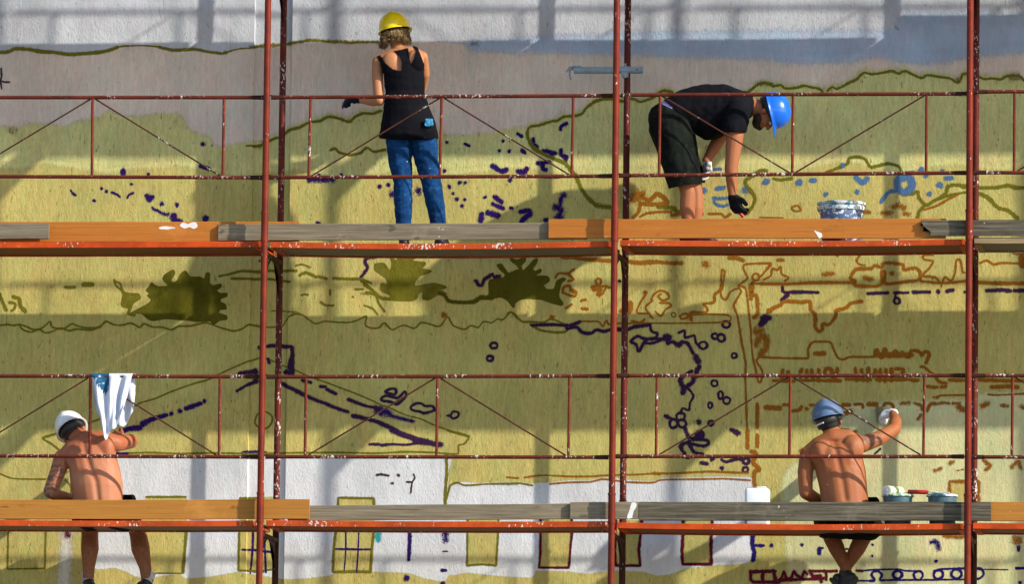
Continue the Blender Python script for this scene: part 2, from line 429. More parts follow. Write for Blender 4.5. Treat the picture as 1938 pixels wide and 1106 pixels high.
# --- areas of colour
FAR0, FAR1 = -700, 2650
tan_top = [(FAR0, 97), (-40, 99), (16, 98), (28, 93), (52, 93), (79, 97), (131, 103), (184, 99), (223, 89), (236, 87), (289, 87), (328, 94), (394, 97), (420, 100), (450, 92), (480, 90), (497, 85), (530, 83), (551, 81), (590, 76), (640, 78), (715, 80), (790, 80), (870, 85), (960, 89), (1100, 92), (1220, 95), (1300, 99), (1460, 103), (1485, 110), (1540, 109), (1585, 109), (1622, 103), (1656, 97), (1690, 105), (1747, 111), (1792, 106), (1826, 102), (1858, 97), (1938, 92), (FAR1, 92)]
fill('painted_haze', tan_top+[(FAR1, 330), (1900, 330), (900, 330), (0, 330), (FAR0, 330)], 'tan', 0, 5, .8)
sky_lo = [(x, y+1.5) for x, y in tan_top if x >= 960]
fill('painted_sky', [(890, 85.5), (960, 80), (1040, 76), (1210, 70), (1300, 68), (1480, 66), (1640, 66), (1700, 60), (1720, 34), (1850, 30), (1938, 36), (FAR1, 40)]+sky_lo[::-1], 'sky', 1, 20, 1.6)
kh = [(FAR0, 240), (0, 245), (16, 248), (31, 249), (65, 239), (100, 245), (126, 246), (147, 237), (168, 233), (189, 228), (210, 216), (228, 225), (257, 227), (278, 223), (309, 220), (336, 223), (343, 233), (362, 254), (393, 266), (397, 278), (409, 283), (430, 283), (451, 279), (472, 275), (495, 273)]
hill2 = tp('A2', '60,1045 140,1000 200,985 250,940 330,920 400,885 480,872 540,842 620,855 690,880 730,845 790,818 860,820 920,800')
kh += hill2+[(760, 222), (820, 250)]+tp('A2', '1370,1005 1560,1000 1620,985 1700,992 1750,970 1840,955 1890,938')
hill3 = tp('A3', '145,950 165,915 230,905 320,875 360,872 410,842 480,838 540,820 570,780 630,735 690,715 760,715 830,730 900,712 960,735 1010,720 1060,700 1120,655 1190,665 1300,700 1500,720 1740,665 1800,615 1850,595')
hill4 = tp('A4', '0,610 40,598 100,620 150,612 185,638 270,632 320,618 370,630 430,640 450,660 490,655 520,628 560,640 640,600 700,570 750,525 810,535 880,525 960,512 1000,530 1050,512 1120,545 1170,562 1210,542 1300,555 1370,565 1430,597 1450,570 1465,535 1490,530 1590,555 1620,570 1670,565 1740,572 1780,550 1840,545 1880,550 1907,580')
kh += hill3+hill4+[(FAR1, 150), (FAR1, 1750), (FAR0, 1750)]
fill('painted_hillside', kh, 'khaki', 2, 3.5, .6)
kh2 = kh[:kh.index((FAR1, 150))+1]
fill('painted_hillside', kh2+[(FAR1, 300), (1990, 300), (1900, 318), (1800, 306), (1700, 322), (1600, 300), (1480, 324), (1380, 330), (1250, 322), (1100, 330), (980, 312), (860, 326), (760, 318), (640, 330), (560, 316), (450, 326), (330, 308), (200, 322), (90, 306), (0, 314), (FAR0, 310)], 'hill_shade_lift', 3, 14, 1.5, label='greener upper slope of the painted hills, paled to brighten its shade')  # greener paint, also paled so the shaded upper slope reads brighter
fill('painted_wash', [(1600, 778), (1622, 769), (1660, 771), (1703, 766), (1740, 770), (1780, 763), (1836, 763), (1858, 752), (1990, 748), (FAR1, 748), (FAR1, 1500), (1470, 1500), (1500, 1150), (1495, 1040), (1486, 960), (1490, 900), (1530, 868), (1585, 845)], 'wash', 3, 16, 1.5)
fill('painted_house_front', [(160, 868), (300, 868), (500, 867), (700, 867), (844, 865), (845, 900), (844, 1000), (846, 1086), (836, 1098), (800, 1092), (770, 1082), (700, 1080), (640, 1083), (600, 1091), (540, 1094), (480, 1085), (448, 1081), (400, 1089), (352, 1092), (340, 1084), (268, 1092), (240, 1080), (215, 1073), (182, 1075), (170, 1040), (160, 960)], 'white', 3, 7, 1.0)
fill('painted_house_front', [(846, 944), (850, 928), (862, 917), (885, 917), (900, 919), (960, 917), (1007, 919), (1041, 917), (1078, 913), (1117, 913), (1150, 908), (1185, 912), (1237, 915), (1257, 909), (1327, 907), (1369, 906), (1424, 910), (1427, 960), (1425, 1030), (1419, 1060), (1400, 1066), (1350, 1068), (1300, 1074), (1270, 1084), (1243, 1087), (1215, 1080), (1165, 1078), (1110, 1084), (1078, 1080), (1015, 1078), (1004, 1091), (940, 1088), (884, 1082), (850, 1084), (843, 1000)], 'white', 3, 7, 1.0)
def win(name, pts, layer=4): fill(name, pts, 'win', layer, 2.5, .5, smooth=False)
win('painted_window', tp('D1', '1055,480 1340,480 1345,735 1325,1030 1062,1030 1052,735'))
win('painted_window', tp('D1', '1738,487 1990,480 1980,740 1965,1005 1722,1012 1728,740'))
win('painted_window', tp('D2', '608,487 870,488 868,740 850,1020 575,1022 592,740'))
win('painted_window', tp('D2', '1546,640 1770,640 1766,740 1752,972 1640,966 1542,978 1540,735'))
win('painted_window', tp('D3', '240,640 466,640 468,735 455,870 446,990 232,990 240,870'))
win('painted_window', tp('D3', '785,650 972,650 965,735 952,860 958,972 788,975 780,870'))
win('painted_window', tp('D3', '1268,650 1480,650 1475,735 1470,860 1473,965 1266,965 1262,860'))
win('painted_window', tp('D4', '1370,365 1580,365 1580,505 1366,505'))

# --- bushes
BU = '820,288 835,302 862,310 900,308 912,300 882,268 890,248 935,220 942,236 920,275 938,290 962,275 975,245 1000,225 1020,250 1032,258 1080,258 1105,268 1116,235 1132,238 1130,285 1150,306 1192,296 1192,308 1165,330 1190,348 1225,345 1222,360 1192,370 1188,392 1215,405 1220,427 1188,430 1178,452 1225,468 1222,485 1190,487 1165,503 1150,515 1138,492 1080,495 1000,488 900,480 830,490 803,483 770,455 745,450 702,458 745,433 790,410 816,388 818,372 798,356 814,344 792,330 806,312'
fill('painted_bush', [(float(q.split(',')[0])/2.855, 435+float(q.split(',')[1])/2.855) for q in BU.split()], 'O', 4, 3, .5)
fill('painted_bush', tp('C1', '895,70 950,64 1000,65 1012,95 960,130 945,165 925,165 880,150 884,100'), 'Q', 4, 3, .5)
fill('painted_bush', tp('B2', '990,826 1030,858 1060,815 1120,800 1180,812 1140,858 1240,870 1210,910 1280,930 1200,960 1160,1010 1170,1040 1300,1020 1390,1045 1340,1062 1390,1095 1330,1096 1270,1130 1225,1128 1228,1078 1190,1080 1172,1125 1130,1140 1000,1136 985,1100 940,1078 917,1060 925,1020 970,1030 958,980 880,922 878,880 940,875 985,930 1002,880'), 'Q', 4, 3.5, .6)
fill('painted_bush', [(926, 558), (927, 532), (952, 527), (957, 520), (947, 510), (941, 502), (949, 501), (962, 518), (978, 512), (984, 511), (978, 501), (968, 494), (966, 489), (978, 493), (994, 488), (993, 495), (986, 503), (989, 514), (999, 506), (1012, 492), (1017, 490), (1015, 498), (1007, 509), (1012, 515), (1023, 510), (1023, 515), (1010, 523), (1036, 524), (1039, 532), (1028, 540), (1033, 548), (1049, 548), (1054, 533), (1065, 527), (1070, 529), (1062, 536), (1057, 556), (1058, 565), (1065, 574), (1063, 578), (1046, 574), (1025, 567), (1002, 565), (986, 566), (974, 574), (972, 582), (960, 568), (947, 562), (926, 566), (910, 566)], 'O', 4, 3, .5)

# --- sprayed lines and dabs: tile, colour, width | dRadius | rRx,Ry,width, points in tile units; '~' = soft edge
STROKES = '''
A1 o 24 -300,375 0,378 60,372 110,352 200,355 300,372 400,378 500,392 600,385 700,378 790,362 850,338
A1 o 11 850,338 900,332 1000,328 1100,332 1160,338
A1 o 22 1150,338 1250,360 1400,355 1500,372 1600,385 1635,376
A1 o~ 10 1640,374 1720,352 1830,345
A2 o~ 20 -20,340 60,325 180,320 270,310 330,300 420,288 560,298 650,300 700,308 760,300 900,302
A1 k 14 -60,560 0,580 30,590 68,592;8,495 12,550 5,580;5,590 12,640
A1 p d17 1465,1040
A1 o 14 1780,1052 1840,1050 1900,1040
A2 o 20 0,1055 60,1045 140,1000 200,985 250,940 330,920 400,885 480,872 540,842 620,855 690,880 730,845 790,818 860,820 920,800
A2 p d13 1395,1027 1800,1018 1775,1088 1845,1090
A2 p 22 1525,1038 1555,1052
A3 o 20 145,950 165,915 230,905 320,875 360,872 410,842 480,838 540,820 570,780 630,735 690,715 760,715 830,730 900,712 960,735 1010,720 1060,700 1120,655 1190,665
A3 o 20 1740,665 1800,615 1850,595 1907,606
A3 o 24 145,950 150,1000 190,1060 250,1106
A3 p 26 75,965 105,985;430,890 392,912 386,932
A3 p 30 187,1005 190,1040 210,1060
A4 o 18 0,610 40,598 100,620 150,612 185,638 270,632 320,618 370,630 430,640 450,660
A4 o 18 490,655 520,628 560,640 640,600 700,570 750,525 810,535 880,525 960,512 1000,530 1050,512 1120,545 1170,562 1210,542 1300,555 1370,565 1430,597 1450,570 1465,535 1490,530 1560,545 1620,570 1670,565 1740,572 1780,550 1840,545 1880,550 1907,580 1960,600
B1 p 30 1448,170 1505,188
B1 p 40 890,202 890,222
B1 p d13 1070,228 950,300 733,332 770,352 680,418
B1 p 17 512,345 530,370 545,380;808,360 840,372 865,390;920,398 935,375 960,365
B1 p 36 1062,388 1077,410;1080,408 1100,395
B1 p d17 1168,442 1278,450
B1 p~ 22 1100,472 1140,495 1185,515 1210,517
B1 p 46 1255,530 1258,556
B1 p~ 26 1260,556 1310,566
B1 p d25 1482,550
B1 o 20 470,1045 540,1045
B1 o 32 605,1025 668,1025
B1 o 13 825,990 840,1005 870,1020 880,1060 905,1085 980,1100;825,990 835,1030 870,1060 888,1090
B1 o 19 1582,965 1660,950 1750,928 1880,935;1672,982 1862,985
B1 o d9 1870,853
B2 o 19 555,55 590,42 620,72 700,88 770,75 800,45 825,38 870,65 950,50
B2 p d15 910,317 972,305 1378,205 1490,290 1412,318 1468,408 1505,457 1670,395 1850,272 1858,472 465,580
B2 p d12 470,232 635,232 1528,290 1440,368 1523,413
B2 p~ d26 1003,372 1190,352
B2 p~ 40 405,268 480,265 565,268
B2 p 36 1728,170 1790,205 1825,195
B2 p 28 1742,392 1790,430;1728,442 1798,475;1648,515 1641,570
B2 p 36 1692,507 1762,525
B2 q 26 885,825 825,832 806,860 820,910 770,978
B2 o 14 305,890 350,880 408,900
B2 o 19 0,930 120,925 310,925;332,960 380,940 450,970;472,968 525,982;578,980 700,985 770,985 850,1015;0,985 120,985 260,1005;770,990 830,1040 900,1106
B2 q 28 1605,1000 1625,1030 1650,1028 1665,992 1700,966 1720,952 1740,972 1775,966
B3 p d13 15,62 18,272 28,472
B3 p 26 108,55 125,70
B3 p 30 190,20 205,35;260,60 345,75;318,78 322,82
B3 p 28 390,55 392,90 430,105 420,130;220,150 305,140;255,150 260,190 278,194
B3 p 34 82,207 120,215 140,192
B3 p 14 250,248 300,252 380,250
B3 p~ 30 412,378 390,400 385,440 375,470
B3 p~ 44 352,470 388,490 370,540
B3 p 36 95,500 150,492 165,515 120,550 105,570
B3 p d20 278,560
B3 o 27 165,0 200,50 280,90 350,120 420,150 460,200 500,250 530,320 575,390 640,450
B3 o~ 30 640,450 690,462 745,465
B3 o 26 1870,205 1830,205 1760,245 1720,280 1735,320 1770,360 1790,410 1770,460 1740,500 1715,515
B3 o~ 28 1095,465 1180,470 1230,495 1255,505
B3 b 30 915,410 950,365 990,400 1030,415 1090,370 1160,435 1060,445 980,440
B3 b~ 70 915,400 960,375
B3 b 24 960,430 950,500 910,540;1190,525 1250,515
B3 b 18 960,535 1010,510 1100,500 1180,500;1455,515 1545,515 1570,540 1610,515
B3 b d16 1405,515
B3 u 22 1490,195 1540,190;1490,400 1530,405 1590,400;1492,400 1500,440 1550,460 1590,450
B3 u d22 1420,345 1865,285
B3 u~ d26 1720,345
B3 u 34 1512,332 1562,325
B3 b 27 395,825 470,830 560,842 740,855;880,860 960,868 1080,862 1180,870 1258,870;1605,832 1660,835 1702,850
B3 b~ d24 1435,882
B3 b 16 1550,920 1570,930 1560,1000 1550,1060 1500,1095;1550,920 1545,1000 1555,1030
B3 b 14 1900,870 1720,880 1710,920 1735,980 1670,1030;1900,875 1840,960
B3 b r26,26,16 1795,970
B3 b 32 1770,1020 1765,1075
B3 b 12 1670,1030 1720,1050;1900,1020 1790,1020
B3 b 17 350,975 370,945 440,945 480,915;440,950 480,990 440,1000
B3 b 19 400,1080 405,1045 450,1035 460,1070 500,1085
B3 b 16 660,1040 640,1000 660,980 680,1000 670,1040 720,1035 740,1050;660,1040 615,1040 625,1070 660,1060 650,1100
B3 b d14 995,1080
B3 q d12 812,1000
B4 b 14 235,465 275,455 295,490 255,495 232,478 240,463
B4 b~ 30 960,465 1000,455 1042,470;885,507 938,508
B4 b~ 22 1035,515 1070,515;748,500 792,505
B4 b 16 1190,485 1280,455 1360,410 1440,370
B4 b 11 0,540 170,543
B4 u d24 45,283 285,288 1300,308 1165,198
B4 u 34 372,275 396,275;1345,258 1385,255
B4 u d18 478,375 702,355 1225,370 600,165 1200,240 1320,205
B4 u 34 695,252 740,288 775,262
B4 u 18 1022,215 1110,210
B4 u r54,55,52 1045,300
B4 u 26 985,348 930,360 877,430
B4 u 40 1060,360 1100,335
B4 o 23 100,260 150,270 230,258;480,215 560,185 630,155 650,110 720,105 760,120 800,175 860,165 930,152 1000,170 1020,210
B4 o 26 1040,375 1100,370 1140,355 1150,400 1200,450 1260,420 1340,370 1360,320 1420,305 1490,320 1600,325 1700,325 1790,310 1850,325 1960,325
B4 o 26 1590,370 1650,400 1720,470 1790,490 1860,545;1190,455 1150,500 1140,545
B4 o 20 1280,410 1350,385 1500,355
B4 b 14 0,875 70,875 80,890 0,970;30,990 80,960 90,910 130,920 150,895 160,950 210,975 180,1000
B4 b~ 24 132,850 165,845
B4 b~ 30 462,955 525,945
B4 b 14 730,805 700,850 720,880 760,885
B4 b 25 690,1000 655,975 700,915 800,910 830,890 880,900 900,870 1030,880 1040,920 1120,905 1160,940 1150,990 1060,1005 920,1020 900,1000 905,940 880,930 870,1030 700,1035 680,1015
B4 b 22 0,1020 200,1022 400,1012 690,1012
B4 b~ 32 760,975 800,985
B4 b d18 955,945
B4 b 15 1250,810 1180,815 1190,845 1250,855 1230,900 1180,960 1270,975 1310,1020 1340,970 1380,1000 1410,940 1420,850 1450,850 1465,930 1480,940
B4 b 17 1160,1000 1320,1015 1490,1000;1590,870 1640,852 1690,880 1760,868 1907,875 1960,876
B4 b 26 1580,1010 1750,1018 1960,1015
B4 b 13 1310,1010 1312,1040;1820,790 1850,805 1907,805
B4 b 40 1890,830 1900,890
B4 b d10 560,815
B4 q 25 165,1045 170,1080 230,1081 300,1080 420,1082
B4 q 24 780,1090 925,1085
B4 q 20 970,1085 1070,1085
B4 q 28 1110,1080 1225,1080;1350,1075 1395,1065
B4 q d18 1288,1078
B4 q d10 1480,1080
B4 q 30 1640,1070 1740,1065 1805,1072;1840,1070 1960,1068
C1 o 13 -80,280 0,290 60,285 100,292 140,285 190,300 240,322 290,318 330,290 362,262 372,300 400,310 460,315 520,280 560,295 640,310 720,300 765,262 820,285 880,290 940,275 980,290 1010,305 1040,280 1100,302 1170,305 1240,322 1290,298 1380,295 1480,272 1530,285 1600,310 1690,332 1750,315 1800,285 1890,300
C1 o 13 140,290 170,325 230,340 280,320 330,345 380,335 440,310 500,330 560,318 660,325 730,300
C1 o 26 0,70 20,120 45,180;100,85 140,100 150,150 185,190
C1 o 22 70,125 110,135 105,170 85,185
C1 o 28 935,175 932,208 968,212
C1 o 12 1895,518 1800,548 1700,590 1590,640 1500,685 1400,712 1250,765 1120,820 1020,850 950,880 640,998 410,1075 310,1106
C1 p 38 870,1060 930,1040 1010,1030;1030,1005 1110,965 1200,940
C1 p d17 1235,930 1300,910 1478,838
C1 p 34 1342,892 1448,855
C1 q 30 1732,640 1790,630 1845,622
C1 q 24 1710,765 1780,725 1850,690
C1 q d18 1880,455
C2 o r62,66,13 70,975
C2 O 28 1340,60 1380,75 1410,115 1500,125 1590,120 1640,90 1720,95
C2 o 26 990,100 930,95 870,65 810,55
C2 o 16 800,0 870,50 905,130 945,190;345,72 365,66 390,70;485,125 520,145 575,148;735,30 790,28;553,35 553,70
C2 o 12 800,148 860,170 895,215
C2 o d8 717,85
C2 o 12 0,290 60,300 170,302 210,290 240,240 290,212 350,215 400,250 450,280 510,262 600,268 690,270 760,250 815,225 805,285 840,308 900,310 945,275 1000,322 1080,290 1160,312 1220,270 1340,298 1400,230 1440,290 1520,320 1570,292 1620,308 1660,265 1720,272 1760,245 1800,250 1860,195 1907,230
C2 o~ 9 130,185 200,185 330,200
C2 b d23 1372,216
C2 q 27 40,450 150,435 240,445 275,448 280,510 262,560 265,640 240,622 225,630;280,450 282,640
C2 q 18 100,530 110,560
C2 q d22 10,620 15,690
C2 o 11 0,540 60,525 130,545 210,580 290,610 400,660 540,710 700,770 800,810 900,855 1000,895 1100,940 1200,965 1300,1010 1400,1045 1560,1090
C2 q 26 200,710 280,750 390,805 500,850 600,890 678,916
C2 q 27 718,945 790,960 880,985 1000,1035 1100,1085 1200,1126
C2 q 22 352,690 415,705;483,733 518,735;530,755 595,785;682,825 800,870 900,890
C2 p~ 30 900,900 1000,945 1150,985
C2 p~ 60 890,900 980,930
C2 q 19 950,770 990,750 1030,755 1020,790 960,780;920,820 960,800 1040,815 1090,770 1100,800 1040,860 990,845 930,835 920,820;1135,885 1160,860 1210,855 1240,875 1290,875 1305,905 1230,925 1200,915 1150,905 1135,885
C2 q 16 1400,945 1425,940 1435,915 1480,920 1475,950 1440,965 1420,945
C2 q r26,22,18 1735,437
C2 q r22,19,17 1708,530
C3 o 14 0,210 25,195 70,235 110,265 150,265 260,268 320,245 380,268 440,288
C3 o 18 170,285 240,325 330,340 410,340 440,320
C3 b 17 400,45 410,15 450,5 460,30 495,45 490,80 440,70 405,55;620,30 680,30 660,75 690,60 710,20 740,15;610,15 650,5
C3 b 20 535,112 565,105;425,165 465,140;540,170 575,172
C3 b 36 890,130 885,195 825,185
C3 b 15 990,45 1010,50 985,90 950,150 940,200 1030,205;1040,105 1060,65 1110,40 1160,60 1165,95 1120,110 1090,80 1110,65;1050,110 1010,145 1000,170 1030,215 1050,240;1100,130 1160,130 1185,150 1140,180 1110,225 1070,190;1250,220 1290,205 1310,230 1260,245 1245,225
C3 b r16,16,10 1200,215
C3 b 30 1328,205 1326,250
C3 b 19 1330,195 1440,195 1440,160 1415,135 1490,125 1500,70 1540,30 1550,0
C3 b 13 1320,215 1450,210 1580,215 1615,235 1600,265 1540,270 1300,275 1040,275 800,278 735,285 715,255 690,300 660,265 600,262 530,262
C3 b 16 1540,0 1545,80 1580,105 1610,50 1660,25 1690,40 1660,100 1635,150 1660,220 1690,400 1720,560 1720,700 1735,1126
C3 b 15 1670,10 1720,20 1740,150 1760,350 1770,500 1800,640 1815,705 1835,690 1840,620 1800,550 1830,520 1905,525
C3 b 28 1760,0 1760,100
C3 b 24 1770,80 1800,75 1810,200 1780,235
C3 b~ d32 1812,330
C3 b~ 40 1800,430 1830,370 1870,380 1860,460 1830,500
C3 q 40 1832,288 1850,240 1888,235
C3 b 26 1805,860 1805,1030;1805,1085 1805,1106
C3 b 32 1862,885 1907,890
C3 b 19 900,260 960,270 990,250
C3 b d20 325,235 1890,185
C3 q 22 180,290 320,285 440,292 520,268;430,315 500,305 540,340 610,348 640,325 700,335 740,322
C3 q 27 800,320 870,320 920,300 1030,290
C3 q 20 1030,300 1045,335 1085,350 1070,380 1000,400 950,480 930,430 890,410 940,370 990,390 1050,390 1130,390;1000,420 1050,420 1120,395
C3 q d33 1160,380
C3 q 26 1160,420 1200,410 1240,440 1260,410 1300,420 1340,490
C3 q 18 1240,345 1280,330 1285,380 1350,365 1360,410 1390,450
C3 q r30,26,18 1415,435
C3 q r22,20,18 1500,370
C3 q r27,25,18 1545,382
C3 q r26,22,18 1580,285
C3 q r18,18,18 1638,510
C3 q 46 1360,522 1378,555
C3 q 28 1385,590 1365,630 1375,660
C3 q 29 1330,625 1250,680 1280,740 1340,700 1345,670
C3 q 36 1275,740 1270,775
C3 q 18 1310,750 1345,800 1320,850 1310,905 1265,890 1255,930
C3 q r22,22,18 1495,710
C3 q r17,28,16 1540,795
C3 q r26,25,17 1585,835
C3 q r14,22,14 1465,868
C3 q r30,28,18 1252,950
C3 q r28,30,20 1200,1000
C3 q r30,28,18 1262,1000
C3 q 25 1142,945 1180,965;1620,1047 1660,1065
C3 q 24 1280,1030 1310,1100
C3 q d21 1385,993
C3 q r18,17,17 1470,998
C3 q r22,22,20 1395,1080
C4 q 32 160,110 200,72
C4 q r22,22,18 990,115
C4 q 14 980,70 975,100
C4 b 23 60,200 100,165 150,145 170,120 250,118 300,125 360,120 370,180 400,215 400,300 430,335 450,320 455,280 500,285 550,220 550,185 620,165 660,130 735,118
C4 q 46 20,240 55,232 20,275
C4 b~ 36 10,320 -10,340
C4 b~ 34 20,380 50,400 40,460 10,490
C4 b 15 0,520 65,525 330,530 350,520 350,460 380,415 440,408 510,415 535,470 560,520 600,540 650,520 760,520 840,515
C4 b 30 400,495 465,495
C4 b 22 830,515 835,470 850,470 860,515 890,520 895,465 910,470 920,515 960,510 970,475 990,480 990,510 1030,480 1040,510 1080,520 1095,475 1150,480 1170,510 1190,480 1220,490 1220,520 1200,560
C4 b 30 840,503 1090,507
C4 b 26 165,612 160,690;205,630 210,690;300,610 290,685;340,615 335,685;375,615 385,685;425,612 420,690;470,660 475,610 515,612 530,685;560,605 540,690;690,605 700,690;735,612 745,690;785,605 780,690;830,660 835,615;870,612 865,690;910,610 905,690;950,610 950,690;985,605 1035,610 1030,650
C4 b 22 95,692 250,694;285,688 580,692;620,680 800,684;840,684 1060,682;1085,685 1142,690
C4 b 20 1160,590 1190,595 1250,650 1300,700 1345,710
C4 b 23 1200,735 1232,735;1252,738 1280,738;1310,737 1342,735;1370,685 1480,690 1580,685 1800,692 1960,690;1672,738 1780,732 1862,738
C4 b 12 1250,810 1290,815 1300,798 1480,795;1650,790 1720,795 1907,785 1960,784
C4 b d14 1280,812
C4 b 32 45,885 142,890;600,935 655,915
C4 b 22 172,865 212,868;235,910 280,905 300,880;365,868 400,870;602,865 648,865;685,862 740,862 745,885;895,870 910,855 950,858 965,880;1210,910 1230,860 1270,858
C4 b d16 338,893
C4 b 28 787,862 843,862
C4 b~ 20 1015,858 1075,850;1120,855 1165,870 1170,900;1140,970 1165,940;1282,858 1320,850;1330,850 1370,855;1400,855 1440,855;1742,870 1790,875
C4 b~ 38 1435,882 1468,900
C4 b~ 27 1602,875 1650,855;1890,878 1900,885
C4 b~ 24 600,1045 650,1060 690,1070
D1 o 13 410,20 310,50 380,100 450,155
D1 o 13 880,162 1100,158 1300,165 1560,160 1900,170
D1 p 20 850,165 920,165;1290,168 1320,170
D1 p 28 1758,160 1865,155
D1 o 10 -40,306 0,310 100,345 330,350;470,355 510,400 515,470
D1 o 13 60,725 55,1000 325,995 332,725
D1 o 15 1055,478 1340,478
D1 o 22 1345,735 1335,870 1320,1025
D1 o 10 1320,1030 1080,1030
D1 o 16 1735,488 1900,485;1727,740 1722,1010 1900,1016
D1 p 15 1825,730 1820,860 1805,1030;1750,860 1862,862
D1 w~ 80 482,735 476,850 470,1000 465,1100
D1 m~ 34 487,738 487,758
D1 m~ d21 487,845
D1 m~ 52 484,970 478,1030
D1 m~ 40 462,1102 462,1110
D2 q 38 1000,0 1100,35 1160,55 1300,95 1350,100
D2 q 46 1175,72 1245,82
D2 q 20 838,98 903,98;922,105 1000,98 1100,102 1180,90
D2 o 13 1400,0 1450,15 1540,40 1555,50 1520,95 1480,105 1475,165 1390,165 1300,158 1100,152 900,162 600,158 230,160 -20,166
D2 p 30 0,155 85,160
D2 p 15 0,862 122,875;75,740 85,1020
D2 o 14 0,1020 132,1002
D2 o 17 612,640 610,485 868,488 868,640
D2 o 20 592,735 577,870 573,1022 720,1018 845,1020 852,870 868,735
D2 p 11 665,735 665,870 655,1005;760,735 755,860 745,1025
D2 p 15 582,855 700,857 855,858
D2 o 15 1545,640 1545,735 1540,975 1640,966 1752,975 1766,735 1768,640
D2 t 40 897,735 900,790
D2 p 27 1128,735 1124,850 1120,930
D2 p~ 36 1386,735 1388,795
D2 k 12 1368,872 1400,872
D2 p 25 1360,1010 1385,1010
D2 p d23 1105,1065
D2 p d18 1365,1105
D2 k 15 888,322 920,315 975,325
D2 k 13 1155,315 1165,340 1145,375 1135,450;1105,370 1145,372
D2 k d12 1045,322 1000,380
D2 o 21 1392,175 1395,300 1385,440 1385,540
D2 o 14 1392,500 1400,470 1420,400 1470,375 1530,395 1700,385 1907,382
D2 b 12 1830,338 1907,345
D3 b 12 0,335 80,342
D3 o 13 0,388 80,380 180,395
D3 m 19 240,640 240,870 230,990 445,990 455,870 468,735 466,640
D3 m 21 785,650 780,735 775,870 785,975 960,975 950,860 965,735 970,650
D3 m 21 1270,650 1270,735 1262,860 1265,965 1475,965 1470,860 1475,735 1480,650
D3 n 32 1775,735 1770,830 1785,880 1772,935
D3 n 20 1785,830 1848,830
D3 n d11 1905,830
D3 b 13 125,338 220,325 290,322 450,330 600,330 720,322 960,315 1060,308 1200,308 1440,295 1560,298 1740,305;310,385 450,373 600,370 700,350 860,370 1050,375 1120,355 1400,350 1560,347 1755,358
D3 b 22 1065,308 1098,312
D3 q 23 1290,0 1310,40 1340,55 1400,30
D3 q r28,27,22 1392,30
D3 q 21 1340,65 1430,65 1455,90 1420,110 1330,95 1320,75
D3 q 24 1310,80 1250,110 1280,165;1310,90 1350,155 1410,170;1402,232 1445,240
D3 q 16 1270,190 1310,200
D3 q d18 1480,205 1550,272
D3 q 20 1550,210 1580,225 1660,205 1700,210
D3 q r22,20,19 1725,220
D3 q r20,18,18 1720,282
D3 q d22 1660,14
D3 b 26 1735,0 1735,125;1805,40 1805,115
D3 b 30 1765,150 1798,165 1775,230 1825,280 1785,300 1785,395
D4 b~ 24 1265,290 1308,275;1372,235 1395,225;1612,215 1660,250 1635,280
D4 b~ 9 1420,290 1470,280
D4 b~ 30 1820,265 1860,225 1885,268
D4 b~ 20 1368,505 1370,368 1580,368 1582,505
D4 b~ 25 1312,742 1350,765 1460,767
D4 b~ d34 1860,795
D4 b d22 307,145
D4 n 26 1866,840 1868,862
D4 n d14 10,830 85,828 305,825 1270,943
D4 n 25 430,852 430,888
D4 n 16 430,848 455,848
D4 p 13 562,768 640,768;610,855 635,855
D4 n d10 815,825 812,905
D4 n~ 30 1235,807 1278,802 1292,855
D4 k 15 830,165 850,150 870,130
D4 n 13 740,1012 830,1005 1000,1002 1050,1012 1150,1015;890,1080 1200,1078 1480,1075;680,1085 790,1085
D4 n 18 800,1085 830,1080 808,1045 820,1018 860,1018 882,1045 868,1078 892,1082;1260,1015 1330,1000 1500,995 1600,1000 1615,1040 1580,1070 1480,1075
D4 n r32,30,20 995,1040
D4 n r34,32,19 1145,1045
D4 n r34,32,20 1290,1040
D4 n r36,33,20 1420,1035
D4 n 10 1620,1002 1790,1005
D4 n 20 1850,995 1960,992
D4 m 20 700,1010 740,1015
D4 n d14 1880,1098
EE m 24 70,445 240,440;75,445 75,500 95,515 270,515
EE m 27 155,450 155,510;230,440 245,500
EE m 21 265,500 290,480 300,440 320,490 350,490 370,440 390,470 420,490 440,440 460,460;590,450 590,500
EE m 25 270,500 480,495 570,490;480,440 660,440;480,440 500,480 550,470 555,510
'''
SHARP = ('D1 o 13 60,725', 'D1 o 16', 'D2 o 17', 'D2 o 20', 'D2 o 15', 'D3 m', 'EE m', 'D4 b~ 20 1368')
jobs = []
for ln in STROKES.strip().splitlines():
    t, col, w, rest = ln.split(None, 3)
    soft = 1.5 if col.endswith('~') else .92; col = col.rstrip('~'); k = 3.602 if t == 'EE' else 3.814
    tens = 0. if ln.startswith(SHARP) else .42
    fat = 1.22 if ln[:4] in ('C3 q', 'C4 b', 'D3 q', 'C2 q', 'B3 p', 'B2 p') else 1.08
    for seg in rest.split(';'):
        pts = tp(t, seg)
        if w[0] == 'd':
            for p in pts: jobs.append(('dab', col, float(w[1:])/k*min(fat, 1.1), [p], soft, False, tens))
        elif w[0] == 'r':
            rx, ry, ww = (float(q)/k for q in w[1:].split(',')); x, y = pts[0]; a0 = random.random()*6
            ring = [(x+rx*math.cos(a0+i*.785)*(1+.08*random.uniform(-1, 1)), y+ry*math.sin(a0+i*.785)*(1+.08*random.uniform(-1, 1))) for i in range(8)]
            jobs.append(('ring', col, ww*fat, ring, soft, True, tens))
        else:
            closed = len(pts) > 4 and pts[0] == pts[-1]
            jobs.append(('line', col, float(w)/k*fat, pts[:-1] if closed else pts, soft, closed, tens))
def size(j):
    if j[0] == 'dab': return j[2]*2
    return sum(math.dist(a, b) for a, b in zip(j[3], j[3][1:]))+j[2]
lines = sorted((j for j in jobs if j[0] == 'line'), key=size, reverse=True)
rest_ = {}
for j in lines[280:]: rest_.setdefault(j[1], []).append(j)
small = {id(j) for j in lines[280:]}
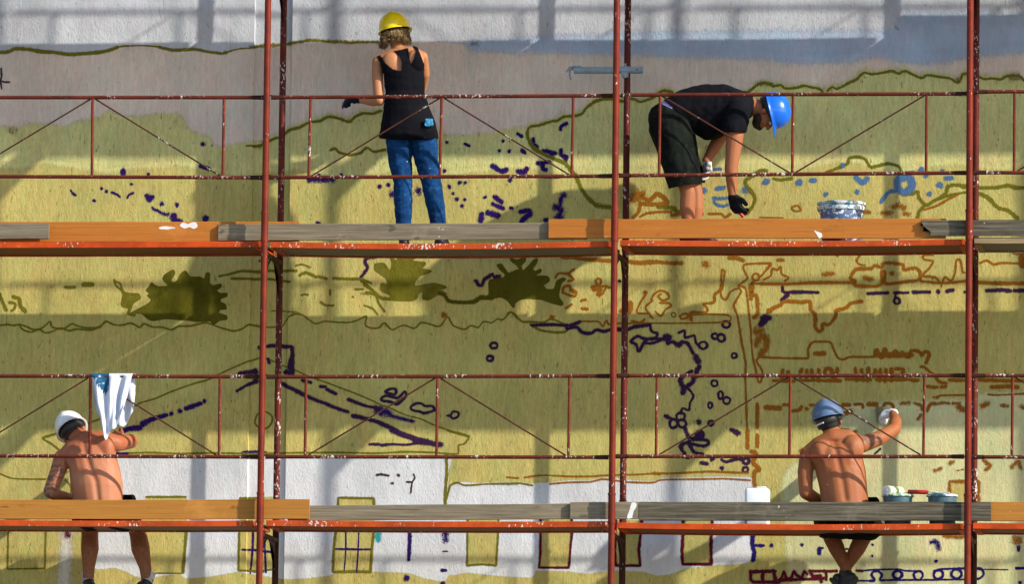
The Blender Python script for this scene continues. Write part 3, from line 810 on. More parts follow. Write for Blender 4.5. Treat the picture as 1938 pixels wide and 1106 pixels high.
def stroke(bm, uvl, j):
    if j[0] == 'dab': disc(bm, uvl, *j[3][0], j[2], j[4])
    else: ribbon(bm, uvl, j[3], j[2], j[4], j[5], tens=j[6])
def finish(bm, name, col):
    dip(bm)
    for f in bm.faces:
        if f.normal.y > 0: f.normal_flip()
    return from_bm(name, bm, M_LINE[col], wall)
for j in jobs:
    if id(j) in small: continue
    bm = bmesh.new(); uvl = bm.loops.layers.uv.new('UVMap'); stroke(bm, uvl, j)
    finish(bm, {'dab': 'painted_dab', 'ring': 'painted_ring', 'line': 'painted_line'}[j[0]], j[1])
for col, js in rest_.items():
    bm = bmesh.new(); uvl = bm.loops.layers.uv.new('UVMap')
    for j in js: stroke(bm, uvl, j)
    finish(bm, 'painted_dash', col)['kind'] = 'stuff'
# ------------------------------------------------------------------ scaffold
BAY, YR = 2.5, 0.70
DZ = {-1: .6, 0: 2.6, 1: 4.6, 2: 6.6, 3: 8.6}
def gusset(bm, y0, sgn, z):
    """curved stiffening plate in the corner of post and transom"""
    pts = [(y0+sgn*.018, z), (y0+sgn*.30, z), (y0+sgn*.29, z-.035), (y0+sgn*.13, z-.06), (y0+sgn*.062, z-.12), (y0+sgn*.035, z-.25), (y0+sgn*.018, z-.26)]
    a = [bm.verts.new((-.004, y, zz)) for y, zz in pts]; b = [bm.verts.new((.004, y, zz)) for y, zz in pts]
    fa, fb = bm.faces.new(a), bm.faces.new(b[::-1]); n = len(pts)
    for i in range(n): bm.faces.new((a[i], b[i], b[(i+1) % n], a[(i+1) % n]))
    bmesh.ops.triangulate(bm, faces=[fa, fb])
    bmesh.ops.recalc_face_normals(bm, faces=bm.faces)
def make_frame():
    r = empty('scaffold_trestle', (0, 0, 0))
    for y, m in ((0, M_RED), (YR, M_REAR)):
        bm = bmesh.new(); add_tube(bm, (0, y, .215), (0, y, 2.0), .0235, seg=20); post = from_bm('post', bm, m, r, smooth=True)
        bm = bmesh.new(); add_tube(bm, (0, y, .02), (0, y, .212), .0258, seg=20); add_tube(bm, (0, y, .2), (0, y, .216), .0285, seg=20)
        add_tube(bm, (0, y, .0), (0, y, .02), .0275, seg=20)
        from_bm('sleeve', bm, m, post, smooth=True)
        bm = bmesh.new(); gusset(bm, y, 1 if y == 0 else -1, 1.93); from_bm('gusset', bm, M_REAR_SHADED, r)
    bm = bmesh.new(); add_tube(bm, (0, .026, 1.922), (0, YR-.026, 1.922), .019, seg=14); from_bm('transom', bm, M_REAR_SHADED, r, smooth=True)
    for z in (.468, 1.04):                      # pins that carry the guard rail
        bm = bmesh.new(); add_tube(bm, (-.03, .030, z+.012), (.03, .030, z+.012), .006, seg=8)
        from_bm('rail_pin', bm, M_HOOK, r)
    return r
COLP = ['beyond the left edge of the photo', 'between the hanging shirt and the woman', 'between the woman and the bending man', 'right of the blue paint bucket', 'far off to the right of all painters']
ROWP = {-1: 'standing at ground level', 0: 'just below the lower deck', 1: 'rising from the lower deck', 2: 'rising from the upper deck', 3: 'above the upper frames'}
proto = None
for c in range(5):
    for k in (-1, 0, 1, 2, 3):
        loc = Vector((-BAY+c*BAY, 0, DZ[k]))
        if proto is None: fr = proto = make_frame(); fr.location = loc
        else: fr = dup(proto, loc)
        for ch in fr.children:                     # inner posts of the lowest rows carry painted-in deck shade
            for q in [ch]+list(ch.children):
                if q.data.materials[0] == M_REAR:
                    q.material_slots[0].link = 'OBJECT'; q.material_slots[0].material = M_REAR_SHADED if k <= 0 else M_REAR
        tag(fr, f'red scaffold frame {COLP[c]}, {ROWP[k]}', 'scaffold frame', 'tubular scaffold frames')
# base jacks under the lowest frames
proto_j = None
for c in range(5):
    loc = Vector((-BAY+c*BAY, 0, GZ))
    if proto_j is None:
        proto_j = j = empty('base_jack', loc)
        for y in (0, YR):
            bm = bmesh.new(); add_box(bm, (loc.x-.08, y-.08, GZ), (loc.x+.08, y+.08, GZ+.012)); from_bm('foot_plate', bm, M_STEEL, j)
            bm = bmesh.new(); add_tube(bm, (loc.x, y, GZ+.012), (loc.x, y, .602), .017); from_bm('spindle', bm, M_STEEL, j, smooth=True)
    else: j = dup(proto_j, loc)
    tag(j, f'steel base jack pair under the scaffold {COLP[c]}', 'base jack', 'scaffold base jacks')

# guard rail trusses
def lerp(a, b, t): return a+(b-a)*t
def guard(label, top, low, pat, mats=(M_RAIL, M_UPR, M_ROD)):
    """top, low: end points of the two rails"""
    Yg = .046
    (a, b), (c, d) = top, low
    org = Vector((c.x, Yg, c.z)); r = empty('guard_rail', org)
    for p, q in (top, low):
        bm = bmesh.new(); u = (q-p).normalized()
        add_tube(bm, p+u*.10, q-u*.10, .0135, seg=14)
        rail = from_bm('rail', bm, mats[0], r, smooth=True)
        for e, s_ in ((p, 1), (q, -1)):
            e1 = e+u*s_*.100; bm = bmesh.new()
            b2 = bmesh.new(); add_tube(b2, e+u*s_*.012, e1, .0165, .0150, seg=12)
            for v in b2.verts: v.co.y = Yg+(v.co.y-Yg)*.45
            merge(bm, b2)
            from_bm('rail_hook', bm, M_HOOK, rail, smooth=True)
    for t in (.12, .5, .88):
        p, q = lerp(a, b, t), lerp(c, d, t); bm = bmesh.new(); add_tube(bm, q+Vector((0, 0, .008)), p-Vector((0, 0, .008)), .0105, seg=10)
        from_bm('upright', bm, mats[1], r, smooth=True)
    for t0, t1 in ((.12, .5), (.88, .5)):
        p, q = (lerp(a, b, t1), lerp(c, d, t0)) if pat == 'A' else (lerp(a, b, t0), lerp(c, d, t1))
        o = Vector((0, .011, 0)); dd = (q-p).normalized()*.022; bm = bmesh.new(); add_tube(bm, p+o+dd, q+o-dd, .0058, seg=8)
        from_bm('brace', bm, mats[2], r, smooth=True)
    tag(r, label, 'guard rail', 'scaffold guard rails')
GR = [
 ('rust red guard rail on the upper deck left of the woman', (-150, 184.3, 503, 184.3), (-150, 333.5, 500, 336.3), 'A'),
 ('spattered guard rail on the upper deck behind the woman in jeans', (510, 184.3, 1164, 180.9), (506, 336, 1161, 333.2), 'A'),
 ('rust red guard rail on the upper deck crossing the bending man', (1170, 179.7, 1834, 177.3), (1168, 332.4, 1833, 327.2), 'V'),
 ('rust red guard rail on the upper deck right of the bucket', (1841, 173.6, 2505, 171), (1840, 326.6, 2505, 329), 'A'),
 ('rust red guard rail on the lower deck carrying the white shirt', (-150, 712, 494, 713.6), (-150, 863, 492, 865.8), 'A'),
 ('white spattered guard rail on the lower deck over the painted gable', (501, 713.9, 1157, 712.3), (499, 865.3, 1155, 866.3), 'A'),
 ('rusty guard rail on the lower deck behind the man in blue-grey helmet', (1164, 711.8, 1830, 711.3), (1162, 864.6, 1828, 865), 'A'),
 ('rusty guard rail on the lower deck right of the two paint tubs', (1837, 711.5, 2505, 713), (1835, 865.8, 2505, 866), 'V'),
]
for lab, t, l, pat in GR:
    guard(lab, (P(t[0], t[1], .046), P(t[2], t[3], .046)), (P(l[0], l[1], .046), P(l[2], l[3], .046)), pat)
for c in range(4):
    x0, x1 = -BAY+c*BAY+.02, c*BAY-.02; z = DZ[3]
    guard(f'guard rail on the topmost deck {COLP[c+1].replace("between", "above the gap between") if c in (0, 1) else COLP[c+1]}',
          (Vector((x0, .046, z+1.04)), Vector((x1, .046, z+1.04))), (Vector((x0, .046, z+.468)), Vector((x1, .046, z+.468))), 'A' if c != 2 else 'V')

# decks
DOFF = {(2, 0): .010, (2, 1): .006, (2, 2): .013, (2, 3): .024, (1, 0): .019, (1, 1): .021, (1, 2): .012, (1, 3): .016}
SAG = {2: (.002, .016, .010, .002), 1: (.004, .005, .010, .004)}
def dtop(x, k):
    """height of the deck boards at x"""
    c = min(3, max(0, int(math.floor((x+BAY)/BAY)))); t = (x+BAY)/BAY-c
    return DZ[k]+DOFF.get((k, c), 0)-SAG.get(k, (.008,)*4)[c]*math.sin(math.pi*t)-.006
def deck(label, c, k, mat, ply, sag=.008, wooden=False):
    x0, x1 = -BAY+c*BAY+.034, c*BAY-.034; z = DZ[k]+DOFF.get((k, c), 0); yf, yr = .052, .664
    r = empty('scaffold_deck', (x0, yf, z-.05))
    def beam(name, y0, y1, h, m):
        bm = bmesh.new(); n = 12; rows = []
        for i in range(n+1):
            t = i/n; x = lerp(x0, x1, t); s_ = -sag*math.sin(math.pi*t)+.0015*noise.noise(Vector((x*3, y0*9, z)))
            ring = [(y0, -h), (y1, -h), (y1, -.003), (y1-.003, 0), (y0+.003, 0), (y0, -.003)]
            rows.append([bm.verts.new((x, y, z+s_+zz)) for y, zz in ring])
        for a, b in zip(rows, rows[1:]):
            for i in range(6): bm.faces.new((a[i], a[(i+1) % 6], b[(i+1) % 6], b[i]))
        bm.faces.new(rows[0][::-1]); bm.faces.new(rows[-1]); bmesh.ops.recalc_face_normals(bm, faces=bm.faces)
        return from_bm(name, bm, m, r)
    beam('edge_beam', yf, yf+.035, .040, mat); beam('edge_beam', yr-.035, yr, .040, mat)
    w = (yr-yf-.074)/2
    for i in range(2):
        y0 = yf+.036+i*(w+.002)
        bm = bmesh.new(); n = 8
        for j in range(n):
            a, b = j/n, (j+1)/n
            f = lambda t: z-sag*math.sin(math.pi*t)
            vs_ = [bm.verts.new((lerp(x0, x1, t), y, f(t)+dz)) for t in (a, b) for y in (y0, y0+w) for dz in (-.030, -.006)]
            for q in ((0, 2, 6, 4), (1, 5, 7, 3), (0, 4, 5, 1), (2, 3, 7, 6)): bm.faces.new([vs_[g] for g in q])
        bmesh.ops.remove_doubles(bm, verts=bm.verts, dist=.0005); bmesh.ops.recalc_face_normals(bm, faces=bm.faces)
        from_bm('deck_board', bm, ply, r)
    for xx in (x0+.001, x1-.041):
        bm = bmesh.new(); add_box(bm, (xx, yf+.0355, z-.046), (xx+.04, yr-.0355, z-.0305)); from_bm('end_beam', bm, mat, r)
    tag(r, label, 'scaffold deck', 'orange scaffold decks')
M_PALE = wood('pale_deck_timber', (.36, .26, .14), (.22, .15, .08), .7, .5)
DK = {2: [('orange steel deck of the upper level left of the woman', M_DECK, M_PLY), ('spattered orange deck the woman in jeans stands on', M_DECKW, M_PLYG), ('orange deck under the bending man and the bucket', M_DECKW, M_PLY), ('pale timber deck at the right end of the upper level', M_PALE, M_PLYG)],
      1: [('orange deck the man in the white helmet sits on', M_DECKW, M_PLYG), ('orange deck of the lower level without any painter', M_DECKW, M_PLY), ('clean orange deck the man in the blue-grey helmet sits on', M_DECK, M_PLY), ('orange deck at the right end of the lower level', M_DECK, M_PLY)]}
for k in (2, 1):
    for c in range(4): deck(DK[k][c][0], c, k, DK[k][c][1], DK[k][c][2], SAG[k][c])
for k, wd in ((3, 'topmost level'), (0, 'level below the picture')):
    for c in range(4): deck(f'orange deck of the {wd}, {COLP[c+1]}', c, k, M_DECK, M_PLY)

# toe boards
def board(label, x0, x1, t0, t1, b0, b1, Y, mat, th=.024, broken=0):
    bm = bmesh.new(); n = 14; rows = []
    for i in range(n+1):
        t = i/n; px = lerp(x0, x1, t); w = 2.6*noise.noise(Vector((px*.006, t0*.1, Y*30)))*.35+.35*noise.noise(Vector((px*.05, t0, Y*50)))
        a, b = P(px, lerp(t0, t1, t)+w, Y), P(px, lerp(b0, b1, t)+w, Y); q = .003
        ring = [(Y+q, a.z), (Y, a.z-q), (Y, b.z+q), (Y+q, b.z), (Y+th-q, b.z), (Y+th, b.z+q), (Y+th, a.z-q), (Y+th-q, a.z)]
        if broken: ring = [(Y, lerp(b.z, a.z, h)) for h in (.97, .80, .64, .60, .42, .31, .27, .03)]+[(Y+th, lerp(b.z, a.z, h)) for h in (.03, .27, .31, .42, .60, .64, .80, .97)]
        ring = [bm.verts.new((a.x, y, z)) for y, z in ring]
        if broken and i == 0:                    # splintered end
            for v in ring:
                h = (v.co.z-b.z)/(a.z-b.z); v.co.x += (.0 if h > .9 else .012 if h > .7 else -.004 if h > .62 else .022 if h > .4 else .016 if h > .3 else .072)+(.012 if v.co.y > Y+.01 else 0)
        rows.append(ring)
    for a, b in zip(rows, rows[1:]):
        for i in range(len(a)): bm.faces.new((a[i], b[i], b[(i+1) % len(a)], a[(i+1) % len(a)]))
    bm.faces.new(rows[0]); bm.faces.new(rows[-1][::-1]); bmesh.ops.recalc_face_normals(bm, faces=bm.faces)
    o = from_bm('toe_board', bm, mat, None, P((x0+x1)/2, (b0+b1)/2, Y))
    tag(o, label, 'plank', 'toe boards along the decks')
    return o
board('short grey toe board at the left end of the upper deck', -120, 92.5, 423, 423.5, 452, 452.5, .070, M_GREY)
board('orange toe board with white paint smear on the upper deck', -160, 566, 420.5, 419.5, 458.8, 457.5, .128, M_ORANGE)
board('long grey toe board in front of the woman\'s feet', 413.5, 1112, 424.6, 421.5, 455.6, 452.5, .098, M_GREY)
board('orange toe board in front of the bending man', 1038.6, 1790, 415.3, 413.8, 451.2, 452, .066, M_ORANGE)
board('splintered grey toe board at the right end of upper deck', 1742, 2480, 415.8, 415, 447.2, 449, .037, M_GREY2, broken=1)
board('yellow-orange toe board behind the man in the white helmet', -150, 585.5, 947.5, 945.7, 983.5, 983.2, .050, M_ORANGE2)
board('long grey toe board of the lower deck left of the jerry can', 545, 1218, 958, 953, 986.5, 982.5, .082, M_GREY)
board('short grey board smeared with white in front of a red post', 1079.5, 1208.3, 951, 951, 983.2, 983.6, .050, M_GREY)
board('long dark weathered toe board behind the man in blue-grey helmet', 1209.2, 1875.5, 951, 950.8, 986.2, 986.8, .050, M_GREY2)
board('orange toe board right of the long dark weathered one', 1850, 2490, 951, 950, 987.3, 987.3, .084, M_ORANGE2)
# a plank on the rear edge of the level above shades the right of the wall
x0 = P(1700, 60, YW).x+2.22*.34
bm = bmesh.new(); add_box(bm, (x0, .628, DZ[3]+.001), (x0+2.1, .654, DZ[3]+.172), .003)
tag(from_bm('toe_board', bm, M_GREY, None, Vector((x0, .64, DZ[3]))), 'weathered plank on the rear edge of the topmost deck', 'plank', 'toe boards along the decks')

# white paint smears, real dried paint lying on two boards
M_SMEAR = plain('dried_white_paint', (.74, .73, .70), .6, var=.08)
def smear(parent, pts, Y, name='paint_smear'):
    sp = spline(pts, 3, True)[:-1]; bm = bmesh.new(); vs_ = []
    for x, y in sp:
        j = 1.2*noise.noise(Vector((x*.4, y*.4, 3))); p = P(x+j, y+j, Y); vs_.append(bm.verts.new((p.x, Y-.0015, p.z)))
    f = bm.faces.new(vs_); r = bmesh.ops.extrude_face_region(bm, geom=[f])
    for v in r['geom']:
        if isinstance(v, bmesh.types.BMVert): v.co.y += .003
    bmesh.ops.recalc_face_normals(bm, faces=bm.faces); bmesh.ops.triangulate(bm, faces=bm.faces)
    from_bm(name, bm, M_SMEAR, parent)
tb = [o for o in C.objects if o.name.startswith('toe_board')]
ob = next(o for o in tb if 'white paint smear' in o['label'])
smear(ob, [(340, 427), (346, 421.5), (356, 424), (366, 420), (372, 423), (373, 430), (366, 433), (358, 430), (350, 433)], .128)
smear(ob, [(300, 431), (314, 428.5), (326, 430), (332, 432), (318, 434.5), (304, 434)], .128)
gb = next(o for o in tb if 'smeared with white' in o['label'])
smear(gb, [(1196, 953), (1204, 953), (1204, 962), (1198, 970), (1196, 981), (1187, 982), (1190, 970)], .050)
sb = next(o for o in tb if 'bending man' in o['label'])
smear(sb, [(1541, 437), (1546, 438), (1555, 442), (1556, 449), (1550, 451), (1547, 446)], .066)

# ------------------------------------------------------------------ tie tube clamped to a rear post
t = empty('tie_tube', P(1150, 133, .655))
bm = bmesh.new(); a, b = P(1086, 133, .655), P(1217, 132.5, .655); add_tube(bm, a, b, .0255, seg=18, caps=True)
from_bm('tube', bm, M_STEEL, t, smooth=True)
bm = bmesh.new(); add_tube(bm, P(1176, 132.8, .655), P(1190, 132.8, .655), .031, seg=18); add_box(bm, P(1177, 146, .655)+Vector((0, -.03, 0)), P(1189, 138, .655)+Vector((0, .05, 0)), .004)
add_tube(bm, P(1183, 120, .64), P(1183, 127, .64), .009); add_tube(bm, P(1183, 141, .63), P(1183, 147, .63), .011)
from_bm('coupler', bm, M_STEEL, t, smooth=True)
bm = bmesh.new()
add_path(bm, [P(1100, 127, .64), P(1088, 125, .64), P(1078, 127, .64), P(1073, 134, .64), P(1071, 137, .64)], .0065)
add_path(bm, [P(1086, 128, .66), P(1078, 133, .66), P(1078, 140, .66), P(1081, 151, .66)], .0085)
add_path(bm, [P(1092, 127, .655), P(1097, 124, .65), P(1102, 128, .645)], .005)
from_bm('hook', bm, M_STEEL, t, smooth=True)
bm = bmesh.new(); add_tube(bm, P(1206, 132.6, .655)+Vector((0, -.027, 0)), P(1206, 132.6, .655)+Vector((0, -.018, 0)), .0055); from_bm('pin', bm, M_HOOK, t)
tag(t, 'short blue-grey tie tube with hook clamped across a red post', 'tie tube')

# ------------------------------------------------------------------ paint containers
M_BUCKET = spattered('spattered_blue_bucket', (.085, .14, .27), .98, .4, (.72, .75, .78), 36)
M_BUCKETRIM = spattered('spattered_bucket_rim', (.66, .71, .74), .9, .45, (.05, .20, .28), 34)
def bucket(base, r, h, mats, label, name='paint_bucket', handle=True, group=None):
    o = empty(name, base)
    bm = bmesh.new(); add_lathe(bm, [(r*.84, 0), (r*.86, .006), (r*.97, h*.93), (r*.97, h)], base, 40)
    body = from_bm('body', bm, mats[0], o, smooth=True)
    bm = bmesh.new()
    if name == 'paint_bucket':
        prof = [(r*.90, h-.060), (r*1.03, h-.058), (r*1.05, h-.050), (r*1.05, h-.034), (r*1.0, h-.030), (r*1.0, h-.022), (r*1.09, h-.018), (r*1.10, h-.004), (r*1.06, h), (r*1.0, h+.001), (r*.98, h-.02)]
    else:
        prof = [(r*.98, h-.020), (r*1.06, h-.019), (r*1.08, h-.013), (r*1.06, h-.006), (r*1.0, h-.003), (r*.95, h), (r*.80, h-.006), (r*.3, h-.007)]
    add_lathe(bm, prof, base, 40)
    for v in bm.verts:
        v.co.z += .003*noise.noise(Vector(v.co)*30)
    from_bm('rim' if name == 'paint_bucket' else 'lid', bm, mats[1], o, smooth=True)
    if handle:
        bm = bmesh.new(); pts = []
        for i in range(13):
            t_ = math.pi*i/12; pts.append(base+Vector((r*1.08*math.cos(t_), -r*.75*math.sin(t_), h-.03-.10*math.sin(t_))))
        add_path(bm, pts, .0025, 6); from_bm('handle', bm, M_HOOK, o, smooth=True)
    tag(o, label, 'paint bucket' if name == 'paint_bucket' else 'paint tub', group)
    return o
c0 = P(1592, 452, .32); zb = dtop(c0.x, 2)
rb = 42*S
bk = bucket(Vector((c0.x, .32, zb)), rb, P(1592, 384, .32).z-zb, (M_BUCKET, M_BUCKETRIM), 'blue paint bucket with thick spattered white rim on upper deck')
bm = bmesh.new()
cc = Vector((c0.x, .32, zb))
for i in range(10):
    t0 = math.radians(195+i*5); q = [cc+Vector((rb*.975*math.cos(t_), rb*.975*math.sin(t_), zz)) for t_ in (t0, t0+math.radians(5)) for zz in (.06, .19)]
    f = bm.faces.new([bm.verts.new(q[k]) for k in (0, 2, 3, 1)])
from_bm('paper_label', bm, spattered('worn_bucket_label', (.18, .24, .50), .5, .5), bk)
M_TUB = plain('dull_blue_tub', (.05, .115, .15), .4); M_LIDG = spattered('green_smeared_lid', (.14, .34, .22), 1.15, .4, (.66, .74, .60), 38); M_LIDW = spattered('spattered_teal_lid', (.12, .27, .30), 1.35, .45, (.72, .72, .64), 34)
def tub(px, label, lid):
    c_ = P(px, 990, .22); z0 = dtop(c_.x, 1); b_ = Vector((c_.x, .22, z0)); return bucket(b_, 28*S, P(px, 936.5, .22).z-z0, (M_TUB, lid), label, 'paint_tub', False, 'paint tubs beside the seated man')
tub1 = tub(1699, 'paint tub with green smeared lid under the roller', M_LIDG)
tub2 = tub(1783.5, 'paint tub with whitish spattered lid beside the red post', M_LIDW)
# roller lying across the green lid
M_NAP = NT('roller_nap')
w_ = M_NAP.n('ShaderNodeTexWave'); w_.inputs['Scale'].default_value = 9; w_.inputs['Distortion'].default_value = 1.5; w_.bands_direction = 'DIAGONAL'; M_NAP.L(M_NAP.pos, w_.inputs['Vector'])
M_NAP.color(M_NAP.mix(M_NAP.ramp(w_.outputs['Fac'], .3, .7), (.74, .76, .60), (.50, .58, .30))); M_NAP.set(.95, 0, .1); M_NAP.bump(M_NAP.noise(260, 2), .8, .004); M_NAP = M_NAP.m
M_REDH = plain('red_plastic_handle', (.42, .020, .022), .35)
ro = empty('paint_roller', P(1690, 934, .22))
a, b = P(1678, 928.5, .10), P(1704, 931, .36)
bm = bmesh.new(); add_tube(bm, a, b, .0320, seg=24); from_bm('roller_sleeve', bm, M_NAP, ro, smooth=True)
d_ = (a-b).normalized()
bm = bmesh.new(); add_tube(bm, a+d_*.001, a+d_*.004, .024, seg=20); add_tube(bm, a+d_*.003, a+d_*.009, .008, seg=10); from_bm('end_cap', bm, spattered('purple_white_core', (.50, .48, .62), .3, .5, (.25, .02, .10)), ro, smooth=True)
bm = bmesh.new(); add_path(bm, [b, P(1709, 933, .37), P(1712, 935, .30), P(1716, 934, .22), P(1722, 931, .20)], .0035); from_bm('wire_frame', bm, M_STEEL, ro, smooth=True)
bm = bmesh.new(); add_path(bm, [P(1718, 931, .20), P(1722, 932, .20), P(1735, 932, .20), P(1750, 932.5, .20), P(1757, 932.5, .20)], [.012, .0165, .0150, .0158, .012], 14); from_bm('handle', bm, M_REDH, ro, smooth=True)
tag(ro, 'paint roller with fluffy pale sleeve and red handle lying on tubs', 'paint roller')
# flat brush caked in white paint on the spattered lid
br = empty('paint_brush', P(1775, 934, .2))
bm = bmesh.new(); add_path(bm, [P(1756, 930.5, .19), P(1765, 932, .19), P(1778, 934, .20)], [.004, .007, .009], 10); from_bm('handle', bm, spattered('caked_handle', (.45, .5, .45), .7), br, smooth=True)
bm = bmesh.new(); add_box(bm, P(1777, 936.6, .17), P(1798, 933.0, .23), .003); from_bm('bristles', bm, spattered('caked_bristles', (.55, .56, .50), .8), br)
tag(br, 'small flat brush caked with whitish paint on a tub lid', 'paint brush')
# white jerry can
M_CAN = plain('white_translucent_plastic', (.80, .82, .86), .35, var=.03); 
jc = empty('jerry_can', P(1432, 992, .25)); z0 = dtop(P(1432, 992, .25).x, 1)
lo_ = P(1409, 990, .18); hi_ = P(1455.5, 923.5, .18)
bm = bmesh.new(); b2 = bmesh.new(); bmesh.ops.create_cube(b2, size=1)
for v in b2.verts: v.co = Vector((lerp(lo_.x, hi_.x, v.co.x+.5), lerp(.18, .30, v.co.y+.5), lerp(z0, hi_.z, v.co.z+.5)))
bmesh.ops.bevel(b2, geom=b2.edges[:], offset=.022, segments=4, affect='EDGES', profile=.5)
merge(bm, b2); from_bm('body', bm, M_CAN, jc, smooth='all')
bm = bmesh.new(); cx = lo_.x+.05; add_path(bm, [Vector((cx+.03, .24, hi_.z-.004)), Vector((cx+.035, .24, hi_.z+.004)), Vector((cx+.09, .24, hi_.z+.004)), Vector((cx+.10, .24, hi_.z-.004))], .007); from_bm('grip', bm, M_CAN, jc, smooth=True)
tag(jc, 'white plastic jerry can standing behind the weathered toe board', 'jerry can')

# ------------------------------------------------------------------ shirt hung over the rail
sh_m = [cloth('white_cotton', (.60, .635, .73), 240, var=.08), cloth('teal_print', (.018, .085, .17), 240, var=.2, col2=(.45, .55, .66), at=(.60, .66))]
bm = bmesh.new(); NU, NV = 64, 46
def sheet(topx, botx, boty, yoff, amp, seed, back=False):
    g = []
    for j in range(NV+1):
        v = j/NV; row = []
        for i in range(NU+1):
            u = i/NU; k = u*(len(boty)-1); i0 = min(int(k), len(boty)-2); by = lerp(boty[i0], boty[i0+1], k-i0)
            x = lerp(lerp(*topx, u), lerp(*botx, u), v**1.15); top = 707.5
            if v < .10:                                    # over the tube
                a_ = (v/.10)*math.pi/2; yy = .046-.0165*math.sin(a_) if not back else .046+.0165*math.sin(a_); py = top+(1-math.cos(a_))*4.2
            else:
                w = (v-.10)/.9; py = top+4.2+(by-top-4.2)*w; f = min(1, w*3+.35)
                fold = amp*f*(math.sin(u*17+1.6*math.sin(v*2.3+seed)+seed)+.35*math.sin(u*33+v*2.6+seed*2)+.8*noise.noise(Vector((u*7, v*3, seed))))
                yy = .046+(-.0165 if not back else .0165)+yoff*w+(fold if not back else fold)
            p = P(x, py, .046); row.append(bm.verts.new((p.x+.004*noise.noise(Vector((u*5, v*6, seed))), yy, p.z)))
        g.append(row)
    for j in range(NV):
        for i in range(NU):
            f = bm.faces.new((g[j][i], g[j+1][i], g[j+1][i+1], g[j][i+1])); u, v = i/NU, j/NV
            if not back and u < .43 and v < .36-.05*(u < .1)-abs(u-.33)*.55+.03*math.sin(i*1.9): f.material_index = 1
sheet((171.5, 252), (190, 233), [786, 806, 826, 835, 828, 818, 815, 814, 810, 800, 790, 784], -.016, .0130, .6)
sheet((172, 256), (176, 252), [768, 784, 790, 784, 782, 788, 798, 806, 808, 800, 788, 776], .022, .013, 2.1, True)
bmesh.ops.recalc_face_normals(bm, faces=bm.faces)
sh = from_bm('shirt', bm, sh_m, None, P(213, 712, .046), smooth='all'); md = sh.modifiers.new('thick', 'SOLIDIFY'); md.thickness = .0018; md.offset = 0
tag(sh, 'white shirt with teal print hung over the guard rail', 'shirt')
# ------------------------------------------------------------------ people
def capsule(bm, a, b, ra, rb, seg=14, nr=4):
    a, b = Vector(a), Vector(b); d = b-a; L = d.length
    if L < 1e-5: d = Vector((0, 0, 1))
    q = d.normalized().to_track_quat('Z', 'Y').to_matrix(); rings = []
    for k in range(nr+1):
        t = -math.pi/2+math.pi/2*k/nr; rings.append((a, ra*math.cos(t), ra*math.sin(t)))
    for k in range(nr+1):
        t = math.pi/2*k/nr; rings.append((b, rb*math.cos(t), rb*math.sin(t)))
    out = []
    for c, r, h in rings:
        r = max(r, 1e-4)
        out.append([bm.verts.new(c+q @ Vector((r*math.cos(2*math.pi*i/seg), r*math.sin(2*math.pi*i/seg), h))) for i in range(seg)])
    for x, y in zip(out, out[1:]):
        for i in range(seg): bm.faces.new((x[i], x[(i+1) % seg], y[(i+1) % seg], y[i]))
    bm.faces.new(out[0][::-1]); bm.faces.new(out[-1])
class Blobs:
    def __init__(s): s.l = []
    def cap(s, a, b, ra, rb=None, inf=1.): s.l.append(('c', Vector(a), Vector(b), ra, ra if rb is None else rb, inf)); return s
    def chain(s, *pr):
        for (a, ra), (b, rb) in zip(pr, pr[1:]): s.cap(a, b, ra, rb)
        return s
    def ell(s, c, r, R=None): s.l.append(('e', Vector(c), r, R)); return s
    def __add__(s, o): n = Blobs(); n.l = s.l+o.l; return n
    def loft(s, pr, n=11):
        for (a, ra), (b, rb) in zip(pr, pr[1:]):
            for i in range(n):
                t = i/n; t = t*t*(3-2*t)*.5+t*.5
                s.ell(a.lerp(b, t), tuple(x+(y-x)*t for x, y in zip(ra, rb)))
        s.ell(*pr[-1]); return s
    def mesh(s, vox=.005, smooth=6, grow=0., fac=.5):
        bm = bmesh.new()
        for b in s.l:
            if b[0] == 'c': capsule(bm, b[1], b[2], b[3]+grow, b[4]+grow)
            else:
                b2 = bmesh.new(); bmesh.ops.create_icosphere(b2, subdivisions=3, radius=1)
                for v in b2.verts:
                    p = Vector([v.co[i]*(b[2][i]+grow) for i in range(3)]); v.co = b[1]+((b[3] @ p) if b[3] is not None else p)
                merge(bm, b2)
        me = bpy.data.meshes.new('blob'); bm.to_mesh(me); bm.free()
        o = bpy.data.objects.new('blob', me); C.objects.link(o)
        m = o.modifiers.new('r', 'REMESH'); m.mode = 'VOXEL'; m.voxel_size = vox; m.use_smooth_shade = True
        if smooth: q = o.modifiers.new('s', 'SMOOTH'); q.factor = fac; q.iterations = smooth
        dg = bpy.context.evaluated_depsgraph_get(); res = bpy.data.meshes.new_from_object(o.evaluated_get(dg))
        bpy.data.objects.remove(o); bpy.data.meshes.remove(me)
        return res
def inside(poly, x, y):
    c = False; n = len(poly); j = n-1
    for i in range(n):
        (xi, yi), (xj, yj) = poly[i], poly[j]
        if (yi > y) != (yj > y) and x < (xj-xi)*(y-yi)/(yj-yi)+xi: c = not c
        j = i
    return c
